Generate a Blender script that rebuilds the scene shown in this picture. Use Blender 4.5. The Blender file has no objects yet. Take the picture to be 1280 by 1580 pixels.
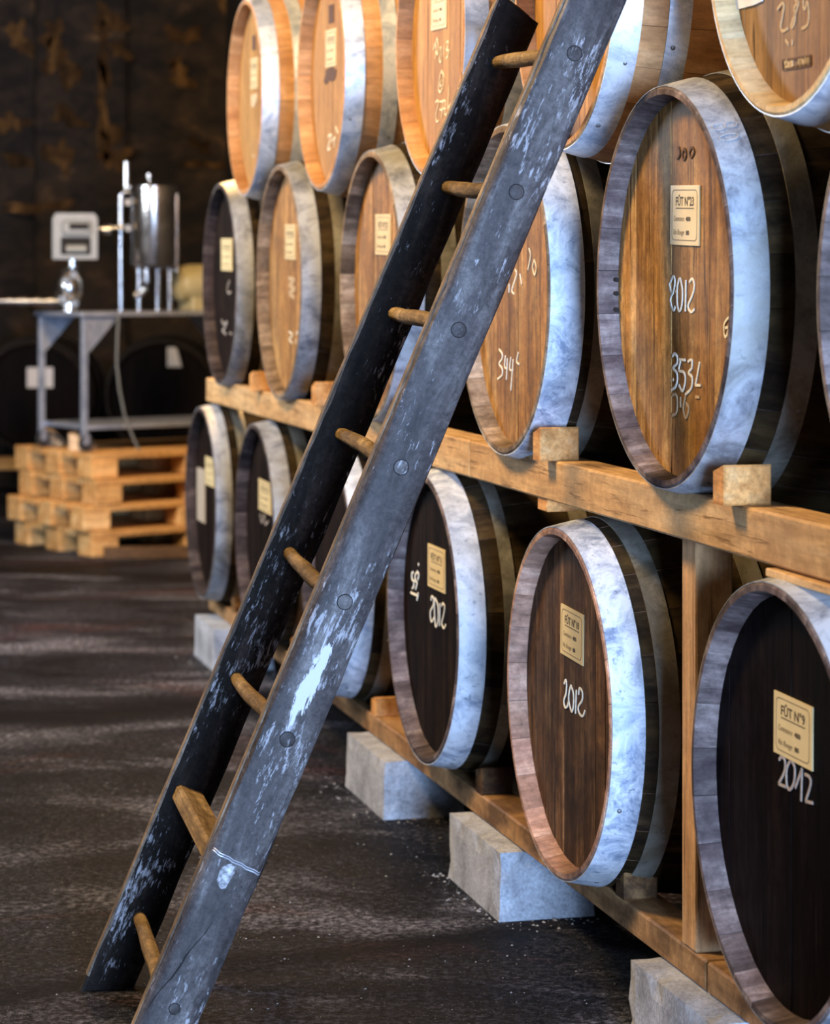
import bpy, math, random
from mathutils import Vector, Matrix
random.seed(7)
rnd = random.Random(11)
sc = bpy.context.scene
COL = sc.collection
R = math.radians

# ---------------------------------------------------------------- camera
F, CX, CY, H = 3900.0, 640.0, 425.0, 1.35        # focal length in pixels, principal point, eye height
cd = bpy.data.cameras.new('camera')
cam = bpy.data.objects.new('camera', cd); COL.objects.link(cam)
cam.location = (0, 0, H); cam.rotation_euler = (R(90), 0, 0)
cd.sensor_fit = 'VERTICAL'; cd.sensor_height = 36.0; cd.sensor_width = 36.0
cd.lens = F / 1580 * 36
cd.shift_x = 0.0; cd.shift_y = (CY - 790) / 1580
cd.clip_end = 100
cd.dof.use_dof = True; cd.dof.focus_distance = 4.55; cd.dof.aperture_fstop = 5.0
sc.camera = cam
sc.view_settings.view_transform = 'Standard'; sc.view_settings.look = 'None'
sc.view_settings.exposure = 0.12; sc.view_settings.gamma = 1.0
sc.view_settings.use_curve_mapping = False

# ---------------------------------------------------------------- light
w = bpy.data.worlds.new('world'); sc.world = w; w.use_nodes = True
w.node_tree.nodes['Background'].inputs[0].default_value = (0.55, 0.65, 1.0, 1)
w.node_tree.nodes['Background'].inputs[1].default_value = 0.01

def area(name, loc, target, sx, sy, power, col):
    l = bpy.data.lights.new(name, 'AREA'); l.shape = 'RECTANGLE'; l.size = sx; l.size_y = sy
    l.energy = power; l.color = col
    o = bpy.data.objects.new(name, l); COL.objects.link(o); o.location = loc
    o.rotation_euler = (Vector(target) - Vector(loc)).to_track_quat('-Z', 'Y').to_euler()
    return o
def bulb(name, loc, power, col, size):
    l = bpy.data.lights.new(name, 'POINT'); l.energy = power; l.color = col; l.shadow_soft_size = size
    o = bpy.data.objects.new(name, l); COL.objects.link(o); o.location = loc
    return o
area('daylight_doorway', (1.25, -2.95, 0.95), (0.9, 5, 0.8), 1.3, 1.7, 1400, (0.42, 0.62, 1.0))
area('daylight_side_window', (-3.5, 9.0, 2.2), (0, 9.6, 0.8), 1.2, 1.2, 160, (0.80, 0.88, 1.0))
bulb('ceiling_lamp_bulb', (-2.0, 5.1, 4.0), 900, (1.0, 0.70, 0.36), 0.40)
bulb('ceiling_lamp_bulb_rear', (-0.95, 9.9, 2.7), 330, (1.0, 0.58, 0.22), 0.10)

# ---------------------------------------------------------------- rack frame
TH = math.atan(0.2526)
NX, NY = math.cos(TH), math.sin(TH)              # into the rack
UX, UY = -math.sin(TH), math.cos(TH)             # along the rack, away from the eye
R0 = Vector((1.487, 0.0))
def S(Y): return Y / UY
def W(s, d, z): return Vector((R0.x + UX*s + NX*d, R0.y + UY*s + NY*d, z))
def ray(px, py): return Vector(((px-CX)/F, 1.0, (CY-py)/F))
def at(px, py, Y): r = ray(px, py); return Vector((r.x*Y, Y, H + r.z*Y))
def on_plane(px, py, D):
    """point where the sight line meets the vertical plane D behind the rack front: (along, height)"""
    r = ray(px, py)
    t = (D + R0.x*NX + R0.y*NY) / (r.x*NX + r.y*NY)
    p = r*t
    return ((p.x-R0.x)*UX + (p.y-R0.y)*UY, H + p.z)

# ---------------------------------------------------------------- materials
def newmat(name):
    m = bpy.data.materials.new(name); m.use_nodes = True
    nt = m.node_tree; b = nt.nodes['Principled BSDF']
    return m, nt, b
def N(nt, t, **k):
    n = nt.nodes.new(t)
    for a, v in k.items(): setattr(n, a, v)
    return n
def ramp(nt, stops, interp='LINEAR'):
    r = N(nt, 'ShaderNodeValToRGB'); e = r.color_ramp.elements
    r.color_ramp.interpolation = interp
    while len(e) < len(stops): e.new(0.5)
    for i, (p, c) in enumerate(stops):
        e[i].position = p; e[i].color = (c[0], c[1], c[2], 1) if not isinstance(c, (int, float)) else (c, c, c, 1)
    return r
def coords(nt, scale, rand=7.0):
    tc = N(nt, 'ShaderNodeTexCoord'); oi = N(nt, 'ShaderNodeObjectInfo')
    mp = N(nt, 'ShaderNodeMapping'); mp.inputs['Scale'].default_value = scale
    vm = N(nt, 'ShaderNodeVectorMath', operation='ADD')
    ms = N(nt, 'ShaderNodeMath', operation='MULTIPLY'); ms.inputs[1].default_value = rand
    nt.links.new(oi.outputs['Random'], ms.inputs[0])
    nt.links.new(tc.outputs['Object'], vm.inputs[0]); nt.links.new(ms.outputs[0], vm.inputs[1])
    nt.links.new(vm.outputs[0], mp.inputs['Vector'])
    return mp, oi, vm, tc
def noise(nt, vec, scale, detail=4, rough=0.55, dist=0.0):
    n = N(nt, 'ShaderNodeTexNoise'); n.inputs['Scale'].default_value = scale
    n.inputs['Detail'].default_value = detail; n.inputs['Roughness'].default_value = rough
    n.inputs['Distortion'].default_value = dist
    nt.links.new(vec, n.inputs['Vector']); return n
def mix(nt, fac, a, b, mode='MIX'):
    m = N(nt, 'ShaderNodeMix', data_type='RGBA', blend_type=mode)
    for s, v in ((0, fac), (6, a), (7, b)):
        if hasattr(v, 'is_linked') or hasattr(v, 'links'): nt.links.new(v, m.inputs[s])
        elif isinstance(v, (int, float)): m.inputs[s].default_value = v
        else: m.inputs[s].default_value = (v[0], v[1], v[2], 1)
    return m.outputs[2]
def bump(nt, b, h, strength, dist=0.004):
    bp = N(nt, 'ShaderNodeBump'); bp.inputs['Strength'].default_value = strength; bp.inputs['Distance'].default_value = dist
    nt.links.new(h, bp.inputs['Height']); nt.links.new(bp.outputs[0], b.inputs['Normal'])

def wood(name, dark, mid, light, axis='z', grain=9.0, rough=0.62, vary=0.25, stain=None, stain_amt=0.5, speck=None, bumpy=0.3, mottle=0.35, streak=0.0):
    m, nt, b = newmat(name)
    sc3 = {'x': (0.12, 1, 1), 'y': (1, 0.12, 1), 'z': (1, 1, 0.12)}[axis]
    mp, oi, vm, tc = coords(nt, sc3)
    n1 = noise(nt, mp.outputs[0], grain*2.2, 6, 0.62, 0.4)
    n2 = noise(nt, mp.outputs[0], grain*9, 5, 0.7, 0.2)
    r1 = ramp(nt, [(0.28, dark), (0.5, mid), (0.72, light)])
    nt.links.new(n1.outputs[0], r1.inputs[0])
    r2 = ramp(nt, [(0.3, 0.55), (0.62, 1.08)]); nt.links.new(n2.outputs[0], r2.inputs[0])
    c = mix(nt, 0.75, r1.outputs[0], r2.outputs[0], 'MULTIPLY')
    n5 = noise(nt, vm.outputs[0], 38, 9, 0.82, 0.3)
    r5 = ramp(nt, [(0.33, 1-mottle), (0.66, 1+mottle*0.75)]); nt.links.new(n5.outputs[0], r5.inputs[0])
    c = mix(nt, 1.0, c, r5.outputs[0], 'MULTIPLY')
    if streak:
        mp2 = N(nt, 'ShaderNodeMapping'); mp2.inputs['Scale'].default_value = [0.05 if q < 0.5 else 1.0 for q in sc3]
        nt.links.new(vm.outputs[0], mp2.inputs['Vector'])
        n6 = noise(nt, mp2.outputs[0], 75, 4, 0.7, 0.0)
        r6 = ramp(nt, [(0.34, 1.0), (0.43, 0.0)]); nt.links.new(n6.outputs[0], r6.inputs[0])
        c = mix(nt, r6.outputs[0], c, [q*0.45 for q in dark])
        r7 = ramp(nt, [(0.62, 0.0), (0.74, streak)]); nt.links.new(n6.outputs[0], r7.inputs[0])
        c = mix(nt, r7.outputs[0], c, [min(1, q*1.5+0.02) for q in light])
    if stain:
        n3 = noise(nt, vm.outputs[0], 5.5, 5, 0.65, 0.6)
        r3 = ramp(nt, [(0.46, 0.0), (0.66, stain_amt)]); nt.links.new(n3.outputs[0], r3.inputs[0])
        c = mix(nt, r3.outputs[0], c, stain)
    if speck:
        n4 = noise(nt, vm.outputs[0], 120, 3, 0.6)
        r4 = ramp(nt, [(0.66, 0.0), (0.72, 0.8)]); nt.links.new(n4.outputs[0], r4.inputs[0])
        c = mix(nt, r4.outputs[0], c, speck)
    mr = N(nt, 'ShaderNodeMapRange'); mr.inputs[3].default_value = 1-vary; mr.inputs[4].default_value = 1+vary*0.8
    nt.links.new(oi.outputs['Random'], mr.inputs[0])
    hs = N(nt, 'ShaderNodeHueSaturation'); nt.links.new(mr.outputs[0], hs.inputs['Value']); nt.links.new(c, hs.inputs['Color'])
    nt.links.new(hs.outputs[0], b.inputs['Base Color'])
    b.inputs['Roughness'].default_value = rough; b.inputs['Specular IOR Level'].default_value = 0.14 if max(mid) > 0.03 else 0.04
    bump(nt, b, n2.outputs[0], bumpy, 0.003)
    return m

def metal(name, c0, c1, rough, metallic, spot=(0.05, 0.06, 0.08), spot_amt=0.7, scale=14, tarnish=None):
    m, nt, b = newmat(name)
    mp, oi, vm, tc = coords(nt, (1, 1, 1))
    n1 = noise(nt, mp.outputs[0], scale, 9, 0.74, 0.6)
    r1 = ramp(nt, [(0.38, c0), (0.57, c1)]); nt.links.new(n1.outputs[0], r1.inputs[0])
    c = r1.outputs[0]
    if tarnish:
        n3 = noise(nt, mp.outputs[0], 4.0, 5, 0.6, 0.4)
        r3 = ramp(nt, [(0.47, 0.0), (0.68, 0.75)]); nt.links.new(n3.outputs[0], r3.inputs[0])
        c = mix(nt, r3.outputs[0], c, tarnish)
    n2 = noise(nt, mp.outputs[0], 70, 8, 0.72, 0.4)
    r2 = ramp(nt, [(0.56, 0.0), (0.70, spot_amt)]); nt.links.new(n2.outputs[0], r2.inputs[0])
    c = mix(nt, r2.outputs[0], c, spot)
    nt.links.new(c, b.inputs['Base Color'])
    b.inputs['Metallic'].default_value = metallic
    rr = ramp(nt, [(0.3, rough*0.75), (0.7, min(1, rough*1.3))]); nt.links.new(n1.outputs[0], rr.inputs[0])
    nt.links.new(rr.outputs[0], b.inputs['Roughness'])
    bump(nt, b, n1.outputs[0], 0.12, 0.002)
    return m

def plain(name, c, rough=0.6, metallic=0.0, var=0.0, scale=30):
    m, nt, b = newmat(name)
    b.inputs['Roughness'].default_value = rough; b.inputs['Metallic'].default_value = metallic
    mp, oi, vm, tc = coords(nt, (1, 1, 1))
    n1 = noise(nt, mp.outputs[0], scale, 4)
    r1 = ramp(nt, [(0.3, [x*(1-var) for x in c]), (0.7, [min(1, x*(1+var)) for x in c])])
    nt.links.new(n1.outputs[0], r1.inputs[0]); nt.links.new(r1.outputs[0], b.inputs['Base Color'])
    return m

M = {}
# barrel heads
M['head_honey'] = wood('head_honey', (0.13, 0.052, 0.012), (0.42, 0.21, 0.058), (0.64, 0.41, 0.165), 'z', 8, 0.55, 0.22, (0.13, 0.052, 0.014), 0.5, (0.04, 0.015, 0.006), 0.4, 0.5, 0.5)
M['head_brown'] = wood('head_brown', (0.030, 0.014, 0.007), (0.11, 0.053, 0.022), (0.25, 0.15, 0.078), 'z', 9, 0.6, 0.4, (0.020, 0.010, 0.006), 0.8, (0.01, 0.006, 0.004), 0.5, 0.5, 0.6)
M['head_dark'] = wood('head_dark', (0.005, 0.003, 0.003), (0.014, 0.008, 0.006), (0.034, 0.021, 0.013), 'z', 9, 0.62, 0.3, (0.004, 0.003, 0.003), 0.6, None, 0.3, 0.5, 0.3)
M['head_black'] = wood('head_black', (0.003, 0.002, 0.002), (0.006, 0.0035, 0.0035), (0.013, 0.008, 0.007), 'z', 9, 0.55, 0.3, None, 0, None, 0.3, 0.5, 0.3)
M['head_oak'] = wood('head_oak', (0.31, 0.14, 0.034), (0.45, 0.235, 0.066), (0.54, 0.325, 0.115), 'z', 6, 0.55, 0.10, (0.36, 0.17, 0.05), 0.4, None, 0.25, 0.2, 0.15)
M['head_oak_tan'] = wood('head_oak_tan', (0.17, 0.082, 0.024), (0.28, 0.148, 0.05), (0.36, 0.21, 0.085), 'z', 7, 0.55, 0.12, None, 0, None, 0.25, 0.2, 0.15)
# staves
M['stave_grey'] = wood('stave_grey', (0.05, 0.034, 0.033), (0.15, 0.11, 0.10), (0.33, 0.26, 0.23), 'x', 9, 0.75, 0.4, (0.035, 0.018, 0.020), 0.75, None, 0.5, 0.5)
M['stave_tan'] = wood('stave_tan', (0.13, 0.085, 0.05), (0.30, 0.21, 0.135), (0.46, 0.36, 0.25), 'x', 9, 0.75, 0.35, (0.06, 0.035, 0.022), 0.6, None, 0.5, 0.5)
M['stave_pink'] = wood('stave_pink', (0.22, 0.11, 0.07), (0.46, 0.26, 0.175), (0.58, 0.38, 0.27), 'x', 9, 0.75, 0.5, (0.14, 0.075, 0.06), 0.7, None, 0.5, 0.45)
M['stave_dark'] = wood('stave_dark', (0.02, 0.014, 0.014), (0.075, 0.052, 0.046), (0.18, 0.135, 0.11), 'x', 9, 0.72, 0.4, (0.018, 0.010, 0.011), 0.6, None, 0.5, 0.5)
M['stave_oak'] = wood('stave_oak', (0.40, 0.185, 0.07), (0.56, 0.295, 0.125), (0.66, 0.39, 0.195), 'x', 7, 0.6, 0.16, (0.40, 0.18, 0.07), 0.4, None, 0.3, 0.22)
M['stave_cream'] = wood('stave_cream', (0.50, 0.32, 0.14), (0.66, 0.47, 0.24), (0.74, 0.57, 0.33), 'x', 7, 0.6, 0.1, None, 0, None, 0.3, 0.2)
M['body_old'] = wood('stave_body_old', (0.010, 0.007, 0.005), (0.028, 0.019, 0.011), (0.085, 0.055, 0.026), 'x', 9, 0.75, 0.5, (0.10, 0.065, 0.02), 0.35)
# hoops
M['hoop_old'] = metal('hoop_old', (0.13, 0.14, 0.165), (0.40, 0.42, 0.45), 0.6, 0.15, (0.06, 0.065, 0.08), 0.6, 11, (0.21, 0.195, 0.14))
M['hoop_white'] = metal('hoop_white', (0.20, 0.25, 0.34), (0.66, 0.70, 0.76), 0.6, 0.12, (0.05, 0.07, 0.12), 0.8, 16, (0.40, 0.40, 0.38))
M['hoop_new'] = metal('hoop_new', (0.34, 0.41, 0.52), (0.80, 0.84, 0.90), 0.42, 0.45, (0.16, 0.22, 0.34), 0.55, 12, None)
M['hoop_dull'] = metal('hoop_dull', (0.10, 0.095, 0.075), (0.24, 0.23, 0.19), 0.6, 0.25, (0.04, 0.03, 0.02), 0.6, 10, (0.12, 0.085, 0.03))
M['hoop_black'] = metal('hoop_black', (0.02, 0.02, 0.02), (0.05, 0.045, 0.04), 0.5, 0.4)
M['rivet'] = plain('rivet_steel', (0.22, 0.22, 0.22), 0.5, 0.7, 0.3)
# prints
M['plate'] = plain('plate_cream', (0.72, 0.57, 0.29), 0.45, 0, 0.06, 20)
M['ink'] = plain('plate_ink', (0.06, 0.04, 0.02), 0.6)
M['ink_thin'] = plain('plate_ink_thin', (0.22, 0.16, 0.08), 0.6)
M['chalk'] = plain('chalk_white', (0.90, 0.82, 0.68), 0.95, 0, 0.25, 260)
M['chalk_faint'] = plain('chalk_faint', (0.50, 0.36, 0.21), 0.9, 0, 0.2, 200)
M['chalk_grey'] = plain('chalk_grey', (0.36, 0.31, 0.27), 0.9, 0, 0.25, 200)
M['burn'] = plain('brand_burn', (0.09, 0.04, 0.02), 0.8, 0, 0.3, 90)
M['stamp_pale'] = plain('stamp_pale', (0.55, 0.42, 0.25), 0.8, 0, 0.2, 90)
M['paper'] = plain('paper_white', (0.70, 0.69, 0.68), 0.7, 0, 0.05)
M['paper_tan'] = plain('paper_tan', (0.36, 0.29, 0.21), 0.7, 0, 0.05)
M['hole'] = plain('peg_hole', (0.008, 0.006, 0.005), 0.9)
# timber
M['beam'] = wood('beam_pine', (0.46, 0.25, 0.095), (0.66, 0.40, 0.175), (0.76, 0.52, 0.27), 'y', 6, 0.62, 0.12, (0.24, 0.12, 0.045), 0.45, None, 0.3, 0.25, 0.25)
M['beam_low'] = wood('beam_stained', (0.20, 0.095, 0.032), (0.42, 0.23, 0.095), (0.54, 0.33, 0.15), 'y', 6, 0.62, 0.15, (0.045, 0.022, 0.012), 0.75)
M['post'] = wood('post_pine', (0.56, 0.30, 0.13), (0.74, 0.44, 0.21), (0.82, 0.56, 0.32), 'z', 6, 0.62, 0.1, (0.28, 0.14, 0.06), 0.3, None, 0.3, 0.25, 0.25)
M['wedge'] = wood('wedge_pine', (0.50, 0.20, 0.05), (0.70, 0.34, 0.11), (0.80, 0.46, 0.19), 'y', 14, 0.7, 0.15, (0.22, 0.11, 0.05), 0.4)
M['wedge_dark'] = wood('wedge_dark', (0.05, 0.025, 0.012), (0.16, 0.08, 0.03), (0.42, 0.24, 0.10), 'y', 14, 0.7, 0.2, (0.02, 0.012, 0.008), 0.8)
M['pallet'] = wood('pallet_pine', (0.46, 0.22, 0.07), (0.64, 0.36, 0.13), (0.74, 0.50, 0.24), 'x', 6, 0.7, 0.2)
M['offcut'] = wood('offcut_pine', (0.50, 0.34, 0.20), (0.66, 0.48, 0.30), (0.74, 0.58, 0.40), 'x', 6, 0.7, 0.1)
M['sleeper'] = wood('sleeper_brown', (0.05, 0.028, 0.016), (0.11, 0.065, 0.035), (0.18, 0.11, 0.06), 'x', 6, 0.75, 0.1)
M['rung'] = wood('rung_ash', (0.075, 0.045, 0.017), (0.20, 0.13, 0.055), (0.38, 0.27, 0.14), 'y', 14, 0.75, 0.2, (0.07, 0.04, 0.015), 0.65, (0.02, 0.012, 0.006), 0.9, 0.6)

# ladder rails: weathered wood, paint flecks and a white splash
def ladder_mat(name, c0, c1, c2, fleck, splash=None, spec=0.3):
    m, nt, b = newmat(name)
    mp, oi, vm, tc = coords(nt, (1, 1, 0.22), 3.0)
    n1 = noise(nt, mp.outputs[0], 18, 7, 0.65, 0.5)
    r1 = ramp(nt, [(0.3, c0), (0.52, c1), (0.72, c2)]); nt.links.new(n1.outputs[0], r1.inputs[0])
    nf = noise(nt, vm.outputs[0], 70, 9, 0.85, 0.3)
    rf_ = ramp(nt, [(0.34, 0.35), (0.66, 1.75)]); nt.links.new(nf.outputs[0], rf_.inputs[0])
    n2 = noise(nt, mp.outputs[0], 130, 6, 0.75, 0.3)
    nl = noise(nt, vm.outputs[0], 6.5, 4, 0.6)
    mm = N(nt, 'ShaderNodeMath', operation='MULTIPLY_ADD'); mm.inputs[1].default_value = 0.75
    nt.links.new(nl.outputs[0], mm.inputs[0]); nt.links.new(n2.outputs[0], mm.inputs[2])
    m2 = N(nt, 'ShaderNodeMath', operation='MULTIPLY'); m2.inputs[1].default_value = 0.5; nt.links.new(mm.outputs[0], m2.inputs[0])
    r2 = ramp(nt, [(fleck/2, 0.0), (fleck/2+0.04, 0.85)]); nt.links.new(m2.outputs[0], r2.inputs[0])
    c = mix(nt, r2.outputs[0], mix(nt, 1.0, r1.outputs[0], rf_.outputs[0], 'MULTIPLY'), (0.34, 0.33, 0.345))
    if splash:
        (x0, z0, sx, sz) = splash
        sp = N(nt, 'ShaderNodeSeparateXYZ'); nt.links.new(tc.outputs['Object'], sp.inputs[0])
        def ax(o, c0_, s_):
            a = N(nt, 'ShaderNodeMath', operation='SUBTRACT'); nt.links.new(o, a.inputs[0]); a.inputs[1].default_value = c0_
            d = N(nt, 'ShaderNodeMath', operation='DIVIDE'); nt.links.new(a.outputs[0], d.inputs[0]); d.inputs[1].default_value = s_
            p = N(nt, 'ShaderNodeMath', operation='MULTIPLY'); nt.links.new(d.outputs[0], p.inputs[0]); nt.links.new(d.outputs[0], p.inputs[1])
            return p.outputs[0]
        a1 = ax(sp.outputs[0], x0, sx); a2 = ax(sp.outputs[2], z0, sz)
        ad = N(nt, 'ShaderNodeMath', operation='ADD'); nt.links.new(a1, ad.inputs[0]); nt.links.new(a2, ad.inputs[1])
        ns = noise(nt, mp.outputs[0], 55, 6, 0.7, 0.6)
        sb = N(nt, 'ShaderNodeMath', operation='MULTIPLY_ADD'); nt.links.new(ns.outputs[0], sb.inputs[0]); sb.inputs[1].default_value = -6.0
        nt.links.new(ad.outputs[0], sb.inputs[2])
        r3 = ramp(nt, [(0.0, 1.0), (0.12, 0.0)])
        sh = N(nt, 'ShaderNodeMath', operation='ADD'); nt.links.new(sb.outputs[0], sh.inputs[0]); sh.inputs[1].default_value = 2.35
        nt.links.new(sh.outputs[0], r3.inputs[0])
        c = mix(nt, r3.outputs[0], c, (0.50, 0.50, 0.52))
    nt.links.new(c, b.inputs['Base Color']); b.inputs['Roughness'].default_value = 0.6; b.inputs['Specular IOR Level'].default_value = spec
    bump(nt, b, n2.outputs[0], 0.25, 0.003)
    return m
M['rail_near'] = ladder_mat('rail_weathered', (0.014, 0.010, 0.009), (0.048, 0.039, 0.037), (0.15, 0.136, 0.128), 1.0, (0.004, 0.735, 0.014, 0.085))
M['rail_far'] = ladder_mat('rail_dark', (0.004, 0.003, 0.0025), (0.011, 0.0085, 0.007), (0.044, 0.032, 0.026), 0.965, None, 0.06)  # far rail, in much darker tones than the near one
M['rail_edge'] = wood('rail_edge_wood', (0.05, 0.034, 0.024), (0.16, 0.115, 0.078), (0.40, 0.32, 0.24), 'z', 12, 0.7, 0.05, (0.03, 0.022, 0.018), 0.85, None, 0.5, 0.6)
M['mortar'] = plain('mortar_grey', (0.34, 0.34, 0.36), 0.9, 0, 0.7, 140)
M['wire'] = plain('wire_zinc', (0.55, 0.56, 0.60), 0.5, 0.6)

def concrete(name, c0, c1, c2, rough=0.9, damp=None):
    m, nt, b = newmat(name)
    mp, oi, vm, tc = coords(nt, (1, 1, 1))
    n1 = noise(nt, mp.outputs[0], 9, 7, 0.7, 0.4); n2 = noise(nt, mp.outputs[0], 140, 4, 0.7)
    r1 = ramp(nt, [(0.3, c0), (0.52, c1), (0.72, c2)]); nt.links.new(n1.outputs[0], r1.inputs[0])
    r2 = ramp(nt, [(0.32, 0.55), (0.6, 1.05)]); nt.links.new(n2.outputs[0], r2.inputs[0])
    c = mix(nt, 0.8, r1.outputs[0], r2.outputs[0], 'MULTIPLY')
    nt.links.new(c, b.inputs['Base Color']); b.inputs['Roughness'].default_value = rough
    bump(nt, b, n2.outputs[0], 0.5, 0.004)
    return m
M['block'] = concrete('block_concrete', (0.17, 0.17, 0.18), (0.36, 0.37, 0.39), (0.52, 0.53, 0.56))

def floor_mat():
    m, nt, b = newmat('floor_asphalt')
    tc = N(nt, 'ShaderNodeTexCoord'); v = tc.outputs['Object']
    mp = N(nt, 'ShaderNodeMapping'); mp.inputs['Scale'].default_value = (0.55, 1.0, 1); mp.inputs['Rotation'].default_value = (0, 0, R(12))
    nt.links.new(v, mp.inputs['Vector'])
    n1 = noise(nt, mp.outputs[0], 2.2, 8, 0.66, 0.6)
    r1 = ramp(nt, [(0.36, (0.004, 0.0042, 0.006)), (0.50, (0.022, 0.023, 0.030)), (0.64, (0.11, 0.112, 0.138))])
    nt.links.new(n1.outputs[0], r1.inputs[0])
    n2 = noise(nt, mp.outputs[0], 1.7, 6, 0.65, 1.0)
    r2 = ramp(nt, [(0.54, 0.0), (0.68, 0.65)]); nt.links.new(n2.outputs[0], r2.inputs[0])
    c = mix(nt, r2.outputs[0], r1.outputs[0], (0.055, 0.024, 0.024))
    n3 = noise(nt, v, 55, 9, 0.85)
    r3 = ramp(nt, [(0.40, 0.06), (0.50, 0.8), (0.60, 3.6)]); nt.links.new(n3.outputs[0], r3.inputs[0])
    c = mix(nt, 1.0, c, r3.outputs[0], 'MULTIPLY')
    n4 = noise(nt, v, 150, 2, 0.5)
    r4 = ramp(nt, [(0.67, 0.0), (0.71, 0.9)]); nt.links.new(n4.outputs[0], r4.inputs[0])
    c = mix(nt, r4.outputs[0], c, (0.26, 0.25, 0.25))
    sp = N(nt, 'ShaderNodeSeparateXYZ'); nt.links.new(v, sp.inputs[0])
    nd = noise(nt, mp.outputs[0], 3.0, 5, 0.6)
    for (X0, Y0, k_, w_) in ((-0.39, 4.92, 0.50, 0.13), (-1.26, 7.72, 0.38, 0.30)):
        # signed distance of the floor point from a slanting dark band, roughened by noise
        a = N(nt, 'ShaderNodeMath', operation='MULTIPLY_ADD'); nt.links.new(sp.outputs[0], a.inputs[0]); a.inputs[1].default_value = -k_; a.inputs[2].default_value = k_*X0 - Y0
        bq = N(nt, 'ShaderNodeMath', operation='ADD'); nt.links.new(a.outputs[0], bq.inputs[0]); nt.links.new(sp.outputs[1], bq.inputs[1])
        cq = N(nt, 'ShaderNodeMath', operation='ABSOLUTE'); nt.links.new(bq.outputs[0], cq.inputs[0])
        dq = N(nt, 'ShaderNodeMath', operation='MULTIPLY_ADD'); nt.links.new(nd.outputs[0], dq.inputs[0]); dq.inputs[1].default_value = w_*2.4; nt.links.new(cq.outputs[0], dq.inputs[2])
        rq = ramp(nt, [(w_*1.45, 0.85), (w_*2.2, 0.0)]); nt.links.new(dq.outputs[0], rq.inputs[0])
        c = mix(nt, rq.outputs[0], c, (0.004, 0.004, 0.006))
    nt.links.new(c, b.inputs['Base Color'])
    b.inputs['Specular IOR Level'].default_value = 0.04
    rr = ramp(nt, [(0.35, 0.45), (0.65, 0.8)]); nt.links.new(n1.outputs[0], rr.inputs[0])
    nt.links.new(rr.outputs[0], b.inputs['Roughness'])
    ad = N(nt, 'ShaderNodeMath', operation='MULTIPLY_ADD'); ad.inputs[1].default_value = 0.7
    nt.links.new(n1.outputs[0], ad.inputs[0]); nt.links.new(n3.outputs[0], ad.inputs[2])
    bump(nt, b, ad.outputs[0], 0.9, 0.012)
    return m
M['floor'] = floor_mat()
M['crumb'] = plain('crumb_grey', (0.20, 0.195, 0.185), 0.9, 0, 0.5, 60)
def wall_mat(name, c0, c1, c2, amt):
    m, nt, b = newmat(name)
    tc = N(nt, 'ShaderNodeTexCoord'); v = tc.outputs['Object']
    mp = N(nt, 'ShaderNodeMapping'); mp.inputs['Scale'].default_value = (0.8, 1, 1.6); nt.links.new(v, mp.inputs['Vector'])
    n1 = noise(nt, mp.outputs[0], 2.6, 8, 0.65, 0.7)
    r1 = ramp(nt, [(0.42, c0), (0.60, c1), (0.72, c2)]); nt.links.new(n1.outputs[0], r1.inputs[0])
    n2 = noise(nt, v, 12, 5, 0.7)
    r2 = ramp(nt, [(0.35, 0.4), (0.65, 1.2)]); nt.links.new(n2.outputs[0], r2.inputs[0])
    c = mix(nt, amt, r1.outputs[0], r2.outputs[0], 'MULTIPLY')
    nt.links.new(c, b.inputs['Base Color']); b.inputs['Roughness'].default_value = 0.9
    bump(nt, b, n1.outputs[0], 0.6, 0.03)
    return m
M['wall_back'] = wall_mat('wall_sooty', (0.007, 0.005, 0.004), (0.040, 0.025, 0.014), (0.20, 0.115, 0.045), 0.9)
M['wall'] = wall_mat('wall_dark', (0.015, 0.013, 0.012), (0.03, 0.026, 0.023), (0.07, 0.06, 0.05), 0.7)
M['ochre'] = wood('plaster_ochre', (0.012, 0.008, 0.005), (0.085, 0.046, 0.017), (0.24, 0.135, 0.05), 'z', 4.5, 0.95, 0.45, (0.02, 0.012, 0.007), 0.9, None, 0.3, 0.5)
M['ceiling'] = wood('ceiling_boards', (0.02, 0.014, 0.01), (0.045, 0.03, 0.02), (0.08, 0.055, 0.035), 'y', 3)
# machine
M['steel'] = metal('stainless', (0.52, 0.50, 0.47), (0.70, 0.68, 0.65), 0.22, 1.0, (0.4, 0.38, 0.36), 0.2)
M['steel_sheet'] = metal('table_steel', (0.24, 0.28, 0.36), (0.36, 0.40, 0.48), 0.4, 0.5, (0.3, 0.3, 0.33), 0.2)
M['meter'] = plain('meter_grey', (0.19, 0.21, 0.21), 0.45, 0, 0.08)
M['meter_dark'] = plain('meter_dark', (0.008, 0.008, 0.009), 0.95)
M['cream'] = plain('pump_cream', (0.36, 0.34, 0.22), 0.4, 0, 0.1)
M['rubber'] = plain('rubber_black', (0.02, 0.02, 0.022), 0.6)
M['cable'] = plain('cable_grey', (0.12, 0.13, 0.13), 0.6)

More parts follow.
